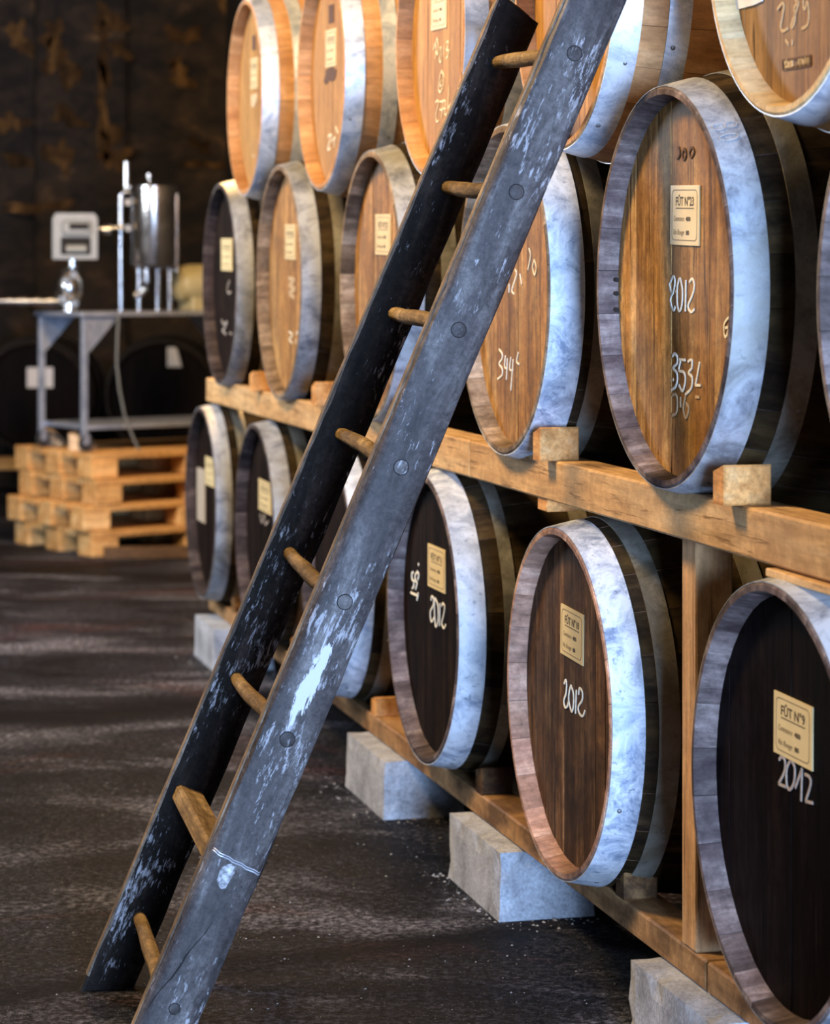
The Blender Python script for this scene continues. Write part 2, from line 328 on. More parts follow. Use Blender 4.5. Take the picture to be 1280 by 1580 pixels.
# ---------------------------------------------------------------- builders
def make_mesh(name, verts, faces, mat=None, smooth=None):
    me = bpy.data.meshes.new(name); me.from_pydata([tuple(v) for v in verts], [], faces); me.update()
    if mat is not None: me.materials.append(mat)
    import bmesh
    bm = bmesh.new(); bm.from_mesh(me); bmesh.ops.recalc_face_normals(bm, faces=bm.faces); bm.to_mesh(me); bm.free()
    if smooth is not None:
        me.polygons.foreach_set('use_smooth', [True]*len(me.polygons)); me.set_sharp_from_angle(angle=R(smooth))
    return me
def link(name, me, parent=None, loc=(0, 0, 0), rot=(0, 0, 0)):
    o = bpy.data.objects.new(name, me); COL.objects.link(o)
    o.location = loc; o.rotation_euler = rot
    if parent is not None: o.parent = parent
    return o
def obj(name, vf, mat, parent=None, loc=(0, 0, 0), rot=(0, 0, 0), smooth=None):
    return link(name, make_mesh(name, vf[0], vf[1], mat, smooth), parent, loc, rot)
def tag(o, label, cat, group=None):
    o['label'] = label; o['category'] = cat
    if group: o['group'] = group
    return o
def struct(o): o['kind'] = 'structure'; return o
def empty(name, loc, rz=0.0):
    o = bpy.data.objects.new(name, None); COL.objects.link(o); o.location = loc; o.rotation_euler = (0, 0, rz)
    o.empty_display_size = 0.1
    return o
def join(*vfs):
    V, Fc = [], []
    for v, f in vfs:
        k = len(V); V += list(v); Fc += [tuple(i+k for i in q) for q in f]
    return V, Fc
def box(x0, x1, y0, y1, z0, z1, bev=0.0):
    """box with chamfered edges"""
    if bev <= 0:
        v = [(x, y, z) for x in (x0, x1) for y in (y0, y1) for z in (z0, z1)]
        return v, [(0,1,3,2), (4,6,7,5), (0,4,5,1), (2,3,7,6), (0,2,6,4), (1,5,7,3)]
    v, idx = [], {}
    c = ((x0, x1), (y0, y1), (z0, z1))
    for sx in (0, 1):
        for sy in (0, 1):
            for sz in (0, 1):
                s = (sx, sy, sz)
                for a in range(3):
                    p = [0, 0, 0]
                    for k in range(3):
                        p[k] = c[k][s[k]] if k == a else c[k][s[k]] + (bev if s[k] == 0 else -bev)
                    idx[(s, a)] = len(v); v.append(tuple(p))
    f = []
    for a in range(3):
        b_, c_ = (a+1) % 3, (a+2) % 3
        for sa in (0, 1):
            q = []
            for (i, j) in ((0,0), (1,0), (1,1), (0,1)):
                s = [0,0,0]; s[a] = sa; s[b_] = i; s[c_] = j; q.append(idx[(tuple(s), a)])
            f.append(tuple(q))
        for i in (0, 1):
            for j in (0, 1):
                s0 = [0,0,0]; s1 = [0,0,0]; s0[b_] = s1[b_] = i; s0[c_] = s1[c_] = j; s1[a] = 1
                s0, s1 = tuple(s0), tuple(s1)
                f.append((idx[(s0, b_)], idx[(s1, b_)], idx[(s1, c_)], idx[(s0, c_)]))
    for s in [(i, j, k) for i in (0,1) for j in (0,1) for k in (0,1)]:
        f.append((idx[(s, 0)], idx[(s, 1)], idx[(s, 2)]))
    return v, f
def lathe(profile, n=32, axis='z', closed=False, a0=0.0):
    """profile: (r, h) points"""
    v, f = [], []; m = len(profile)
    for k in range(n):
        a = a0 + 2*math.pi*k/n; ca, sa = math.cos(a), math.sin(a)
        for r, h in profile:
            v.append((r*ca, r*sa, h) if axis == 'z' else (h, r*ca, r*sa) if axis == 'x' else (r*sa, h, r*ca))
    for k in range(n):
        q = (k+1) % n
        for i in range(m if closed else m-1):
            j = (i+1) % m
            f.append((k*m+i, q*m+i, q*m+j, k*m+j))
    if not closed:
        if profile[0][0] > 1e-6: f.append(tuple(k*m for k in range(n)))
        if profile[-1][0] > 1e-6: f.append(tuple(k*m+m-1 for k in range(n)))
    return v, f
def tube(pts, rad, n=8, flat=1.0):
    pts = [Vector(p) for p in pts]; v, f = [], []
    rads = rad if isinstance(rad, (list, tuple)) else [rad]*len(pts)
    up = Vector((0, 0, 1))
    for i, p in enumerate(pts):
        d = (pts[min(i+1, len(pts)-1)] - pts[max(i-1, 0)]).normalized()
        ref = up if abs(d.dot(up)) < 0.95 else Vector((1, 0, 0))
        a = d.cross(ref).normalized(); b = a.cross(d)
        for k in range(n):
            t = 2*math.pi*k/n
            v.append(p + (a*math.cos(t)*flat + b*math.sin(t))*rads[i])
    for i in range(len(pts)-1):
        for k in range(n):
            q = (k+1) % n
            f.append((i*n+k, i*n+q, (i+1)*n+q, (i+1)*n+k))
    f.append(tuple(range(n))); f.append(tuple((len(pts)-1)*n+k for k in range(n)))
    return v, f
def ribbons(strokes, wid, x_front, x_back):
    """flat marks on a barrel head: strokes are (y, z) polylines; they lie between x_front and x_back"""
    V, Fc = [], []
    for st in strokes:
        n = len(st)
        if n < 2: continue
        k0 = len(V)
        for i, p in enumerate(st):
            a = st[max(i-1, 0)]; b = st[min(i+1, n-1)]
            dx, dy = b[0]-a[0], b[1]-a[1]; L = math.hypot(dx, dy) or 1
            px, py = -dy/L*wid/2, dx/L*wid/2
            for s in (-1, 1):
                for x in (x_front, x_back): V.append((x, p[0]+s*px, p[1]+s*py))
        for i in range(n-1):
            a, b = k0+4*i, k0+4*i+4
            Fc += [(a, a+2, b+2, b), (a, b, b+1, a+1), (a+2, a+3, b+3, b+2)]
        Fc += [(k0, k0+1, k0+3, k0+2), (k0+4*n-4, k0+4*n-2, k0+4*n-1, k0+4*n-3)]
    return V, Fc
def smooth_line(p, sub=4):
    out = []
    for i in range(len(p)-1):
        p0 = p[max(i-1, 0)]; p1 = p[i]; p2 = p[i+1]; p3 = p[min(i+2, len(p)-1)]
        for k in range(sub):
            t = k/sub
            out.append(tuple(0.5*(2*p1[a] + (p2[a]-p0[a])*t + (2*p0[a]-5*p1[a]+4*p2[a]-p3[a])*t*t + (3*p1[a]-p0[a]-3*p2[a]+p3[a])*t**3) for a in (0, 1)))
    return out + [p[-1]]
TXT = {}
def text_flat(body, bold=0.0, shear=0.0):
    key = (body, bold, shear)
    if key in TXT: return TXT[key]
    cu = bpy.data.curves.new('lettering', 'FONT'); cu.body = body; cu.size = 1.0; cu.offset = bold; cu.shear = shear
    cu.resolution_u = 2; cu.fill_mode = 'FRONT'
    o = bpy.data.objects.new('lettering', cu); COL.objects.link(o)
    me = bpy.data.meshes.new_from_object(o.evaluated_get(bpy.context.evaluated_depsgraph_get()))
    v = [tuple(x.co) for x in me.vertices]; f = [tuple(p.vertices) for p in me.polygons]
    bpy.data.objects.remove(o); bpy.data.curves.remove(cu); bpy.data.meshes.remove(me)
    x0 = min(p[0] for p in v); x1 = max(p[0] for p in v)
    TXT[key] = ([((p[0]-x0)/(x1-x0), p[1]) for p in v], f)
    return TXT[key]

# ---------------------------------------------------------------- the room
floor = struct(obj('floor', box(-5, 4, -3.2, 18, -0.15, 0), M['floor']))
wall_back = struct(obj('wall_back', box(-5, 4, 16.6, 16.9, -0.15, 4.4), M['wall_back']))
wall_left = struct(obj('wall_left', join(box(-3.9, -3.6, -3.2, 8.3, 0, 4.4), box(-3.9, -3.6, 9.7, 16.6, 0, 4.4), box(-3.9, -3.6, 8.3, 9.7, 0, 1.5), box(-3.9, -3.6, 8.3, 9.7, 2.9, 4.4)), M['wall']))
wr = box(1.42, 1.7, -6.0, 18, 0, 4.4)
wall_right = struct(obj('wall_right', wr, M['wall'], None, (R0.x, R0.y, 0), (0, 0, TH)))
wall_front = struct(obj('wall_front', join(box(-3.9, 0.55, -3.5, -3.2, 0, 4.4), box(1.95, 4.0, -3.5, -3.2, 0, 4.4), box(0.55, 1.95, -3.5, -3.2, 2.35, 4.4)), M['wall']))
ceiling = struct(obj('ceiling', box(-5, 4, -3.5, 16.9, 4.4, 4.55), M['ceiling']))
# flaked ochre plaster still clinging to the sooty rear wall, with a projecting pier
pier = struct(obj('trim_1', box(-0.30, 0.30, -0.14, 0.0, 0, 4.4, 0.02), M['wall_back'], None, (at(128, 300, 16.6).x, 16.6, 0)))
for (px, py, wx, wz) in [(92, 95, 40, 62), (80, 50, 24, 36), (167, 30, 34, 40), (160, 90, 20, 60), (158, 165, 18, 90), (170, 215, 26, 40), (178, 245, 30, 34), (185, 78, 28, 22),
                         (278, 118, 34, 28), (270, 95, 14, 14), (285, 55, 36, 28), (92, 240, 28, 50), (45, 250, 60, 20), (60, 320, 80, 16), (105, 180, 40, 24), (15, 190, 36, 30), (330, 255, 60, 14), (310, 225, 26, 20), (345, 5, 18, 16), (30, 60, 30, 40)]:
    front = 16.6
    if 50 < px < 200: front = 16.46
    c = at(px, py, front); k = front/F
    n = 44; ph = [rnd.uniform(0, 6.28) for _ in range(6)]
    rr = [max(0.25, 0.85 + sum(0.34/(q+1)**0.75*math.sin((q+2)*2*math.pi*i/n + ph[q]) for q in range(6)) + rnd.uniform(-0.12, 0.12)) for i in range(n)]
    ring = [(math.cos(2*math.pi*i/n)*wx*k*0.68*rr[i], math.sin(2*math.pi*i/n)*wz*k*0.68*rr[i]) for i in range(n)]
    v = [(a, 0, b) for a, b in ring] + [(a*0.93, -0.008, b*0.93) for a, b in ring]
    f = [tuple(range(n, 2*n))] + [(i, (i+1) % n, n+(i+1) % n, n+i) for i in range(n)]
    obj('plaster_patch', (v, f), M['ochre'], wall_back, c)

# ---------------------------------------------------------------- barrels
def prof(a, L, r0, rb): t = (a - L/2)/(L/2); return r0 + (rb-r0)*(1-t*t)
MESH = {}
def stave_mesh(L, r0, rb, n, mat, body):
    key = ('stave', L, r0, rb, n, mat.name)
    if key in MESH: return MESH[key]
    REC = 0.037; th = 0.027
    out = [0.0, 0.003, 0.06, 0.15, 0.27, 0.40, L/2]
    out = out + [L-x for x in reversed(out[:-1])]
    P = [(a, prof(a, L, r0, rb) - (0.003 if a in (0.0, L) else 0)) for a in out]
    inn = [(L, r0-0.012), (L-REC, prof(REC, L, r0, rb)-th), (L/2, rb-th), (REC, prof(REC, L, r0, rb)-th), (0.0, r0-0.012)]
    P = P + inn; m = len(P)
    half = math.pi/n - 0.0016
    v, f = [], []
    for t in (-half, 0, half):
        for a, r in P: v.append((a, r*math.sin(t), r*math.cos(t)))
    for c in (0, 1):
        for i in range(m):
            j = (i+1) % m
            f.append((c*m+i, (c+1)*m+i, (c+1)*m+j, c*m+j))
    f.append(tuple(range(m))); f.append(tuple(range(2*m, 3*m)))
    me = make_mesh('stave', v, f, mat, 30); me.materials.append(body)
    for p in me.polygons:
        c = p.center
        if math.hypot(c.y, c.z) > prof(c.x, L, r0, rb)-0.006 and 0.004 < c.x < L-0.004: p.material_index = 1
    MESH[key] = me; return me
def hoop_mesh(a0, a1, L, r0, rb, mat, t=0.0022):
    key = ('hoop', a0, a1, L, r0, rb, mat.name)
    if key in MESH: return MESH[key]
    am = (a0+a1)/2
    P = [(prof(x, L, r0, rb)+0.0004, x) for x in (a0, am, a1)] + [(prof(x, L, r0, rb)+t, x) for x in (a1, am, a0)]
    v, f = lathe(P, 96, 'x', True)
    MESH[key] = make_mesh('hoop', v, f, mat, 40); return MESH[key]
def plank_meshes(ri, n, mat, xf):
    key = ('plank', ri, n, mat.name, xf)
    if key in MESH: return MESH[key]
    ws = [1.0+0.25*math.sin(3.1*i+n) for i in range(n)]; tot = sum(ws)
    e = [-ri]
    for x in ws: e.append(e[-1] + 2*ri*x/tot)
    res = []
    for i in range(n):
        y0, y1 = e[i]+0.0006, e[i+1]-0.0006
        k = 5; ys = [y0+(y1-y0)*j/k for j in range(k+1)]
        zt = [(y, math.sqrt(max(ri*ri-y*y, 0.0001))) for y in ys]
        ring = zt + [(y, -z) for y, z in reversed(zt)]
        m = len(ring)
        v = [(xf, y, z) for y, z in ring] + [(xf+0.018, y, z) for y, z in ring]
        f = [tuple(range(m)), tuple(range(m, 2*m))] + [(j, (j+1) % m, m+(j+1) % m, m+j) for j in range(m)]
        res.append(make_mesh('plank', v, f, mat))
    MESH[key] = res; return res
RIVET = make_mesh('rivet', *lathe([(0.0045, 0), (0.0042, 0.0018), (0.0025, 0.003), (0.0, 0.0034)], 8), M['rivet'], 40)

def barrel(Y, zc, r0, rb, d, hoops, head, stave, hoopm, label, L=0.92, n=26, planks=8, group=None, origin=None, rz=None, roll=0.0, parts_full=True):
    s = S(Y)
    base = W(s, d, H+zc-rb) if origin is None else Vector(origin)
    b = empty('wine_barrel', base, TH if rz is None else rz)
    tag(b, label, 'barrel', group)
    b['_s'] = s; b['_d'] = d; b['_z'] = H+zc; b['_rb'] = rb
    sm = stave_mesh(L, r0, rb, n, stave, stave if stave in (M['stave_oak'], M['stave_cream'], M['head_dark']) else M['body_old'])
    for k in range(n): link('stave', sm, b, (0, 0, rb), (2*math.pi*(k+0.37)/n + roll, 0, 0))
    REC = 0.037
    ri = prof(REC, L, r0, rb) - 0.027
    hd = empty('head', (0, 0, rb)); hd.parent = b
    for me in plank_meshes(ri, planks, head, REC):
        link('plank', me, hd, (rnd.uniform(-0.0007, 0.0007), 0, 0))
    obj('back_head', lathe([(ri, L-REC-0.018), (ri, L-REC)], 40, 'x'), head, b, (0, 0, rb))
    ws = list(hoops) + [(L-y, L-x) for x, y in hoops]
    for q, (a0, a1) in enumerate(ws):
        h = link('hoop', hoop_mesh(a0, a1, L, r0, rb, M['hoop_dull'] if (q not in (0, 3) and hoopm in (M['hoop_old'], M['hoop_white'])) else hoopm), b, (0, 0, rb), (rnd.uniform(0, 6.28), 0, 0))
        if q < 2 and parts_full:
            for dz in (-0.012, 0.012):
                am = (a0+a1)/2; ang = rnd.choice([0.5, 2.2, 1.1]) - h.rotation_euler[0] + dz/r0*1.6
                r = prof(am, L, r0, rb)+0.002
                rv = link('rivet', RIVET, h, (am+dz*0.6, -r*math.sin(ang+1.57), r*math.cos(ang+1.57)), (ang+1.57, 0, 0))
    return b
def head_pt(b, px, py):
    a, z = on_plane(px, py, b['_d']+0.036)
    return (a - b['_s'], z - b['_z'])
def chalk(b, zoom, strokes, mat='chalk', wid=0.0045, name='chalk_writing'):
    ox, oy, k = zoom
    L = [smooth_line([head_pt(b, ox+x/k, oy+y/k) for x, y in st]) for st in strokes]
    grp = list(range(len(L)))
    for i in range(len(L)):
        for j in range(i):
            if min(math.hypot(p[0]-q[0], p[1]-q[1]) for p in L[i] for q in L[j]) < 0.030:
                a, c = grp[i], grp[j]; grp = [c if g == a else g for g in grp]
    for g in sorted(set(grp)):
        obj(name, ribbons([L[i] for i in range(len(L)) if grp[i] == g], wid, 0.0353, 0.0366), M[mat], b, (0, 0, b['_rb']))
def poly_patch(b, pix, mat, name, x0=0.0352, x1=0.0366):
    p = [head_pt(b, x, y) for x, y in pix]; n = len(p)
    v = [(x0, *q) for q in p] + [(x1, *q) for q in p]
    f = [tuple(range(n)), tuple(range(n, 2*n))] + [(i, (i+1) % n, n+(i+1) % n, n+i) for i in range(n)]
    return obj(name, (v, f), M[mat], b, (0, 0, b['_rb']))
def plate(b, tl, tr, bl, number, detail=True):
    A, B, C = [Vector(head_pt(b, *p)) for p in (tl, tr, bl)]
    e1 = (B-A); wd = e1.length; e1.normalize(); e2 = Vector((e1.y, -e1.x))
    if e2.y > 0: e2 = -e2
    ht = abs((C-A).dot(e2))
    x1 = 0.0366; x0 = x1-0.0022
    def pt(u, v): q = A + e1*(u*wd) + e2*(v*ht); return (q.x, q.y)
    cs = [pt(0,0), pt(1,0), pt(1,1), pt(0,1)]
    V = [(x0, *q) for q in cs] + [(x1, *q) for q in cs]
    p = obj('label_plate', (V, [(0,1,2,3), (4,5,6,7), (0,1,5,4), (1,2,6,5), (2,3,7,6), (3,0,4,7)]), M['plate'], b, (0, 0, b['_rb']))
    xi = x0-0.0004
    # printed frame with rounded corners
    fr = []
    for (cu, cv, a0) in ((0.14, 0.17, 180), (0.86, 0.17, 270), (0.86, 0.83, 0), (0.14, 0.83, 90)):
        for k in range(4):
            a = R(a0+30*k); fr.append(pt(cu+0.07*math.cos(a), cv+0.09*math.sin(a)))
    fr.append(fr[0])
    obj('border_line', ribbons([fr], 0.0016 if detail else 0.0022, xi, x0), M['ink_thin'], p)
    def put(body, u0, u1, v, hgt, bold, shear, mat, nm):
        tv, tf = text_flat(body, bold, shear)
        V = []
        for (x, y) in tv:
            q = pt(u0+(u1-u0)*x, v); q = Vector(q) - e2*(y*hgt); V.append((xi, q.x, q.y))
        obj(nm, (V, tf), M[mat], p)
    put('FÛT N°%s' % number, 0.20, 0.82, 0.34, 0.021, 0.018, 0, 'ink', 'title_lettering')
    obj('underline', ribbons([[pt(0.20, 0.385), pt(0.82, 0.385)]], 0.0016, xi, x0), M['ink'], p)
    put('Contenance', 0.13, 0.50, 0.60, 0.013, 0.0, 0.35, 'ink_thin', 'script_lettering')
    put('400', 0.55, 0.71, 0.60, 0.011, 0.03, 0, 'ink', 'numeral_lettering')
    put('Vin Rouge', 0.13, 0.50, 0.83, 0.013, 0.0, 0.35, 'ink_thin', 'script_lettering')
    put('80', 0.56, 0.67, 0.83, 0.011, 0.03, 0, 'ink', 'numeral_lettering')
    return p

HO = [(0.002, 0.056), (0.086, 0.124), (0.27, 0.31)]
HM = [(0.002, 0.056), (0.095, 0.132), (0.27, 0.31)]
HT = [(0.002, 0.052), (0.098, 0.138), (0.28, 0.315)]
rN, bN, rM, bM_, rT, bT = 0.332, 0.385, 0.336, 0.402, 0.312, 0.378
# bottom row, far to near
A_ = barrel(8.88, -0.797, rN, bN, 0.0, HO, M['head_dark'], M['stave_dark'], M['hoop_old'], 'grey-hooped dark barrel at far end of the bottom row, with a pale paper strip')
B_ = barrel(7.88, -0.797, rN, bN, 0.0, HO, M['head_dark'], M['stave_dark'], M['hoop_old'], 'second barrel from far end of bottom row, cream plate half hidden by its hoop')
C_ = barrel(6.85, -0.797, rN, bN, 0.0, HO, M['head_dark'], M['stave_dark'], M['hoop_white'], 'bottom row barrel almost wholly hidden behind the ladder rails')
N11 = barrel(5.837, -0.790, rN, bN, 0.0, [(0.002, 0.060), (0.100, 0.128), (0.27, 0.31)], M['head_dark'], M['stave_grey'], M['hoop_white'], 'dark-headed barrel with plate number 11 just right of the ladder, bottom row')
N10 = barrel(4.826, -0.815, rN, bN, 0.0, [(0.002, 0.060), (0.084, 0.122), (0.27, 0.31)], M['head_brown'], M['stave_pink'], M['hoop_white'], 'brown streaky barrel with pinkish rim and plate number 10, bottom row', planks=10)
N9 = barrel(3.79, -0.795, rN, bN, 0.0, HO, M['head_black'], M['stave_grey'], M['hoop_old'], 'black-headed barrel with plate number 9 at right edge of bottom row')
# middle row
M1 = barrel(8.50, -0.030, rM, bM_, 0.0, HM, M['head_dark'], M['stave_dark'], M['hoop_old'], 'middle row barrel nearest the steel tank, dark head with cream plate')
M2 = barrel(7.50, -0.020, 0.345, bM_, 0.0, HM, M['head_honey'], M['stave_tan'], M['hoop_old'], 'second barrel of middle row from the steel tank, small chalk smudge on brown head')
M3 = barrel(6.35, -0.025, rM, bM_, 0.0, HM, M['head_honey'], M['stave_tan'], M['hoop_old'], 'middle row barrel left of ladder, brown head with plate number 25')
M4 = barrel(5.19, -0.030, rM, bM_, 0.0, [(0.002, 0.066), (0.084, 0.118), (0.27, 0.31)], M['head_honey'], M['stave_tan'], M['hoop_white'], 'middle row barrel chalked 344 right behind the ladder')
M5 = barrel(4.26, -0.020, 0.337, bM_, 0.0, HM, M['head_honey'], M['stave_grey'], M['hoop_old'], 'large honey-brown barrel with plate number 23 and chalked 353L, middle row', planks=7)
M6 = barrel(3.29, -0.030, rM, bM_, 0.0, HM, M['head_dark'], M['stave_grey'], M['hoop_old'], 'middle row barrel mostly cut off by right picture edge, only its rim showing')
# top row of newer oak
T1 = barrel(8.045, 0.566, 0.309, bT, 0.0, HT, M['head_oak'], M['stave_oak'], M['hoop_new'], 'leftmost new oak barrel of the top row beside the dark wall')
T2 = barrel(6.92, 0.547, rT, bT, 0.0, HT, M['head_oak'], M['stave_oak'], M['hoop_new'], 'second new oak barrel of top row, faint plate above a brown stain')
T3 = barrel(5.77, 0.541, rT, bT, 0.0, HT, M['head_oak'], M['stave_oak'], M['hoop_new'], 'new oak barrel chalked 277L beside the ladder top')
T4 = barrel(4.79, 0.552, rT, bT, 0.0, HT, M['head_oak'], M['stave_oak'], M['hoop_new'], 'new oak barrel with bright hoop directly behind the ladder top')
T5 = barrel(3.74, 0.550, rT, bT, 0.0, HT, M['head_oak_tan'], M['stave_cream'], M['hoop_new'], 'oak barrel with cream rim chalked 289 at top right')

plate(M5, (1035.5, 286), (1080, 285.5), (1033.5, 377), '23')
plate(N9, (1195, 1064.4), (1254.3, 1091.5), (1193.7, 1159), '9')
plate(N10, (866, 930.6), (900.9, 949.4), (865, 1006.8), '10')
plate(N11, (660.5, 837.9), (687.5, 849.3), (662.4, 904.5), '11')
plate(M3, (579.6, 330.5), (603.6, 330.3), (580.2, 392.6), '25')
plate(M2, (440.2, 346.1), (456.5, 346.1), (440.5, 399.8), '26', False)
plate(M1, (341.8, 368.1), (358.6, 368.1), (340.9, 417), '27', False)
plate(T3, (666, -20), (690, -27), (667.3, 47.2), '31')
plate(T2, (502.9, 47.7), (519.3, 43), (504.2, 104.4), '32', False)
plate(T1, (387.1, 91), (398, 88), (387, 138), '33', False)
plate(A_, (317.2, 703.4), (331, 709), (317.2, 746.5), '14', False)
plate(B_, (399.5, 737.6), (419, 747), (399.5, 785), '13', False)
poly_patch(A_, [(305, 720.5), (316.8, 725), (317, 808), (305.2, 801)], 'paper_tan', 'paper_strip', 0.0325)
poly_patch(T5, [(1133, -40), (1182, -45), (1176, 2), (1163, 8), (1134, 15.6)], 'paper', 'paper_sheet', 0.034)
poly_patch(T2, [(507, 8), (515, 6), (515, 34), (507, 37)], 'burn', 'brand_mark')
poly_patch(T2, [(503, 108), (512, 103), (519, 108), (517, 122), (512, 126), (508, 124), (503, 131), (499, 126), (502, 117)], 'burn', 'wine_stain')
poly_patch(T1, [(389, 55), (394, 54), (394, 76), (389, 78)], 'burn', 'brand_mark')
poly_patch(T1, [(387, 148), (396, 143), (397, 152), (392, 166), (388, 164)], 'stamp_pale', 'wine_stain')
Z5 = (1000, 400, 6.08)
chalk(M5, Z5, [[(205,215),(232,160),(247,200),(237,290),(207,365),(213,430),(235,478),(250,445)],
    [(195,225),(210,300),(232,320)],
    [(285,190),(270,260),(268,400),(285,485),(310,440),(318,300),(300,190),(285,190)], [(350,195),(345,490)],
    [(383,215),(412,183),(430,250),(410,340),(370,440),(400,495),(430,470)],
    [(225,910),(245,885),(270,920),(265,980),(230,1020),(262,1060),(270,1130),(250,1200),(215,1225)],
    [(345,945),(290,940)], [(300,955),(285,1040),(330,1060),(345,1130),(320,1235),(285,1180)],
    [(370,960),(405,945),(405,1020),(375,1065),(410,1110),(400,1210),(345,1270)], [(480,965),(460,1080),(440,1180)], [(440,1180),(490,1185)],
    [(760,540),(715,600),(712,690),(725,730),(745,690),(750,640),(722,645)]])
chalk(M5, Z5, [[(225,1275),(255,1270),(270,1330),(260,1440),(220,1465)], [(300,1290),(300,1390)], [(345,1290),(325,1400),(350,1490),(378,1400),(350,1350)], [(440,1290),(480,1295)],
    [(250,300),(260,300)], [(205,1135),(235,1130)]], 'chalk_faint', 0.005, 'old_chalk_writing')
chalk(M5, (780, 0, 2.56), [[(683,580),(686,610),(676,628)], [(702,590),(696,610),(702,632),(711,610),(706,588),(702,590)], [(732,585),(724,605),(732,622),(744,600),(738,583),(732,585)]], 'burn', 0.004, 'old_chalk_writing')
chalk(N10, (840, 910, 7.18), [[(215,1040),(233,1000),(243,1060),(235,1150),(212,1230),(225,1300),(250,1290),(268,1220)], [(290,1060),(270,1140),(268,1240),(300,1350),(318,1270),(318,1150),(290,1060)],
    [(350,1110),(345,1240),(340,1370)], [(375,1160),(385,1090),(415,1130),(415,1220),(370,1300),(385,1370),(420,1400),(445,1340)]])
chalk(N11, (610, 810, 8.78), [[(480,1020),(490,965),(515,1000),(510,1090),(470,1180),(485,1310),(525,1250)], [(535,990),(525,1100),(540,1370),(575,1300),(575,1100),(535,990)], [(600,1060),(597,1370)],
    [(622,1100),(640,1060),(665,1110),(650,1220),(625,1330),(655,1400),(680,1350)]])
chalk(N11, (610, 810, 8.78), [[(240,640),(220,660),(225,740),(250,760),(245,830),(225,860)], [(300,630),(265,680),(270,750),(290,790),(270,870)], [(205,915),(305,960)], [(305,920),(290,1020)], [(308,520),(313,550)], [(300,640),(315,680),(300,740)]], 'chalk', 0.0055)
chalk(N9, (1170, 1040, 7.18), [[(225,950),(255,915),(290,960),(285,1080),(220,1215)], [(220,1215),(300,1250)], [(350,960),(310,1050),(310,1220),(345,1280),(390,1200),(400,1050),(370,970),(350,960)], [(405,1260),(480,1050)], [(480,1050),(470,1410)],
    [(510,1110),(560,1140),(575,1220),(520,1410)], [(520,1410),(600,1430)]], 'chalk_grey', 0.0045)
chalk(M4, (740, 380, 6.075), [[(330,220),(345,260),(310,370),(300,420),(320,445)], [(275,350),(272,435)], [(375,260),(392,360)], [(180,965),(210,1010),(205,1060),(180,1100),(210,1150),(205,1210),(165,1245)],
    [(240,1025),(232,1130),(258,1140)], [(258,1050),(248,1250)], [(290,1040),(280,1150),(310,1160)], [(312,1060),(290,1350)], [(360,995),(345,1080),(370,1105)], [(460,20),(475,90),(450,220)], [(510,125),(495,200),(515,270),(530,200),(510,125)]], 'chalk', 0.004)
chalk(T3, (640, 0, 7.52), [[(240,1190),(265,1165),(270,1220),(245,1330),(250,1410),(275,1400)], [(285,1180),(325,1195),(310,1370)], [(290,1270),(325,1280)], [(320,1170),(355,1180),(340,1340)], [(325,1260),(360,1260)],
    [(395,1000),(388,1150),(380,1260)], [(380,1260),(435,1190)], [(350,1330),(420,1310)], [(310,820),(290,900),(275,1030),(295,1070),(320,1020),(335,900),(310,820)], [(305,930),(290,1000),(310,990)],
    [(215,580),(240,500),(245,580),(235,690)], [(255,440),(240,540),(260,640),(270,540),(255,440)], [(290,560),(285,700),(305,710),(305,560),(290,560)], [(340,520),(335,670)], [(365,500),(385,480),(385,540),(365,580),(395,590),(380,660),(360,670)]], 'chalk', 0.004)
chalk(T5, (1120, 0, 8), [[(630,120),(690,40),(710,80),(690,210),(670,330),(700,385),(760,350)], [(850,0),(890,30),(870,120),(830,230),(800,320),(820,335),(850,230),(840,100),(890,20)],
    [(950,0),(955,90),(975,110),(1000,20),(1020,180),(1000,310),(930,355)], [(730,490),(770,550)], [(815,490),(812,560)]], 'chalk_faint', 0.005)
chalk(T5, (1120, 0, 8), [[(695,750),(870,722)], [(870,722),(1045,690)], [(1045,690),(1045,805)], [(1045,805),(870,835)], [(870,835),(700,860)], [(700,860),(695,750)], [(870,820),(1030,790)]], 'burn', 0.004, 'stamp_frame')
chalk(T5, (1120, 0, 8), [[(720,790),(760,765)], [(725,830),(800,790)], [(780,800),(830,770)], [(890,770),(940,750)], [(900,790),(960,770)], [(970,740),(1020,735)], [(980,770),(1025,755)]], 'stamp_pale', 0.011, 'stamp_lettering')
chalk(T2, (470, 0, 6.08), [[(220,1280),(250,1270),(215,1400),(240,1390)], [(255,1330),(285,1290),(275,1380)], [(290,1190),(310,1250)]], 'chalk', 0.006)
chalk(T1, (360, 20, 6.08), [[(190,1180),(175,1330),(205,1340)], [(225,1180),(215,1320)]], 'chalk_faint', 0.007)
chalk(M2, (420, 320, 6.583), [[(165,720),(230,740),(170,790),(235,830),(170,870),(225,915)]], 'chalk_faint', 0.012)
chalk(M2, (420, 320, 6.583), [[(170,1260),(205,1300),(175,1340),(200,1380)], [(240,1290),(270,1250)], [(240,1330),(240,1390)]], 'chalk', 0.005)
chalk(M1, (320, 340, 7.9), [[(170,1210),(200,1270),(240,1230),(215,1310),(180,1340),(225,1390)], [(270,1370),(295,1385)], [(270,730),(240,830),(260,890),(285,870)]], 'chalk_grey', 0.006)
chalk(B_, (290, 680, 7.9), [[(880,890),(900,1000),(930,900),(940,1020),(980,980)]], 'chalk_grey', 0.006)
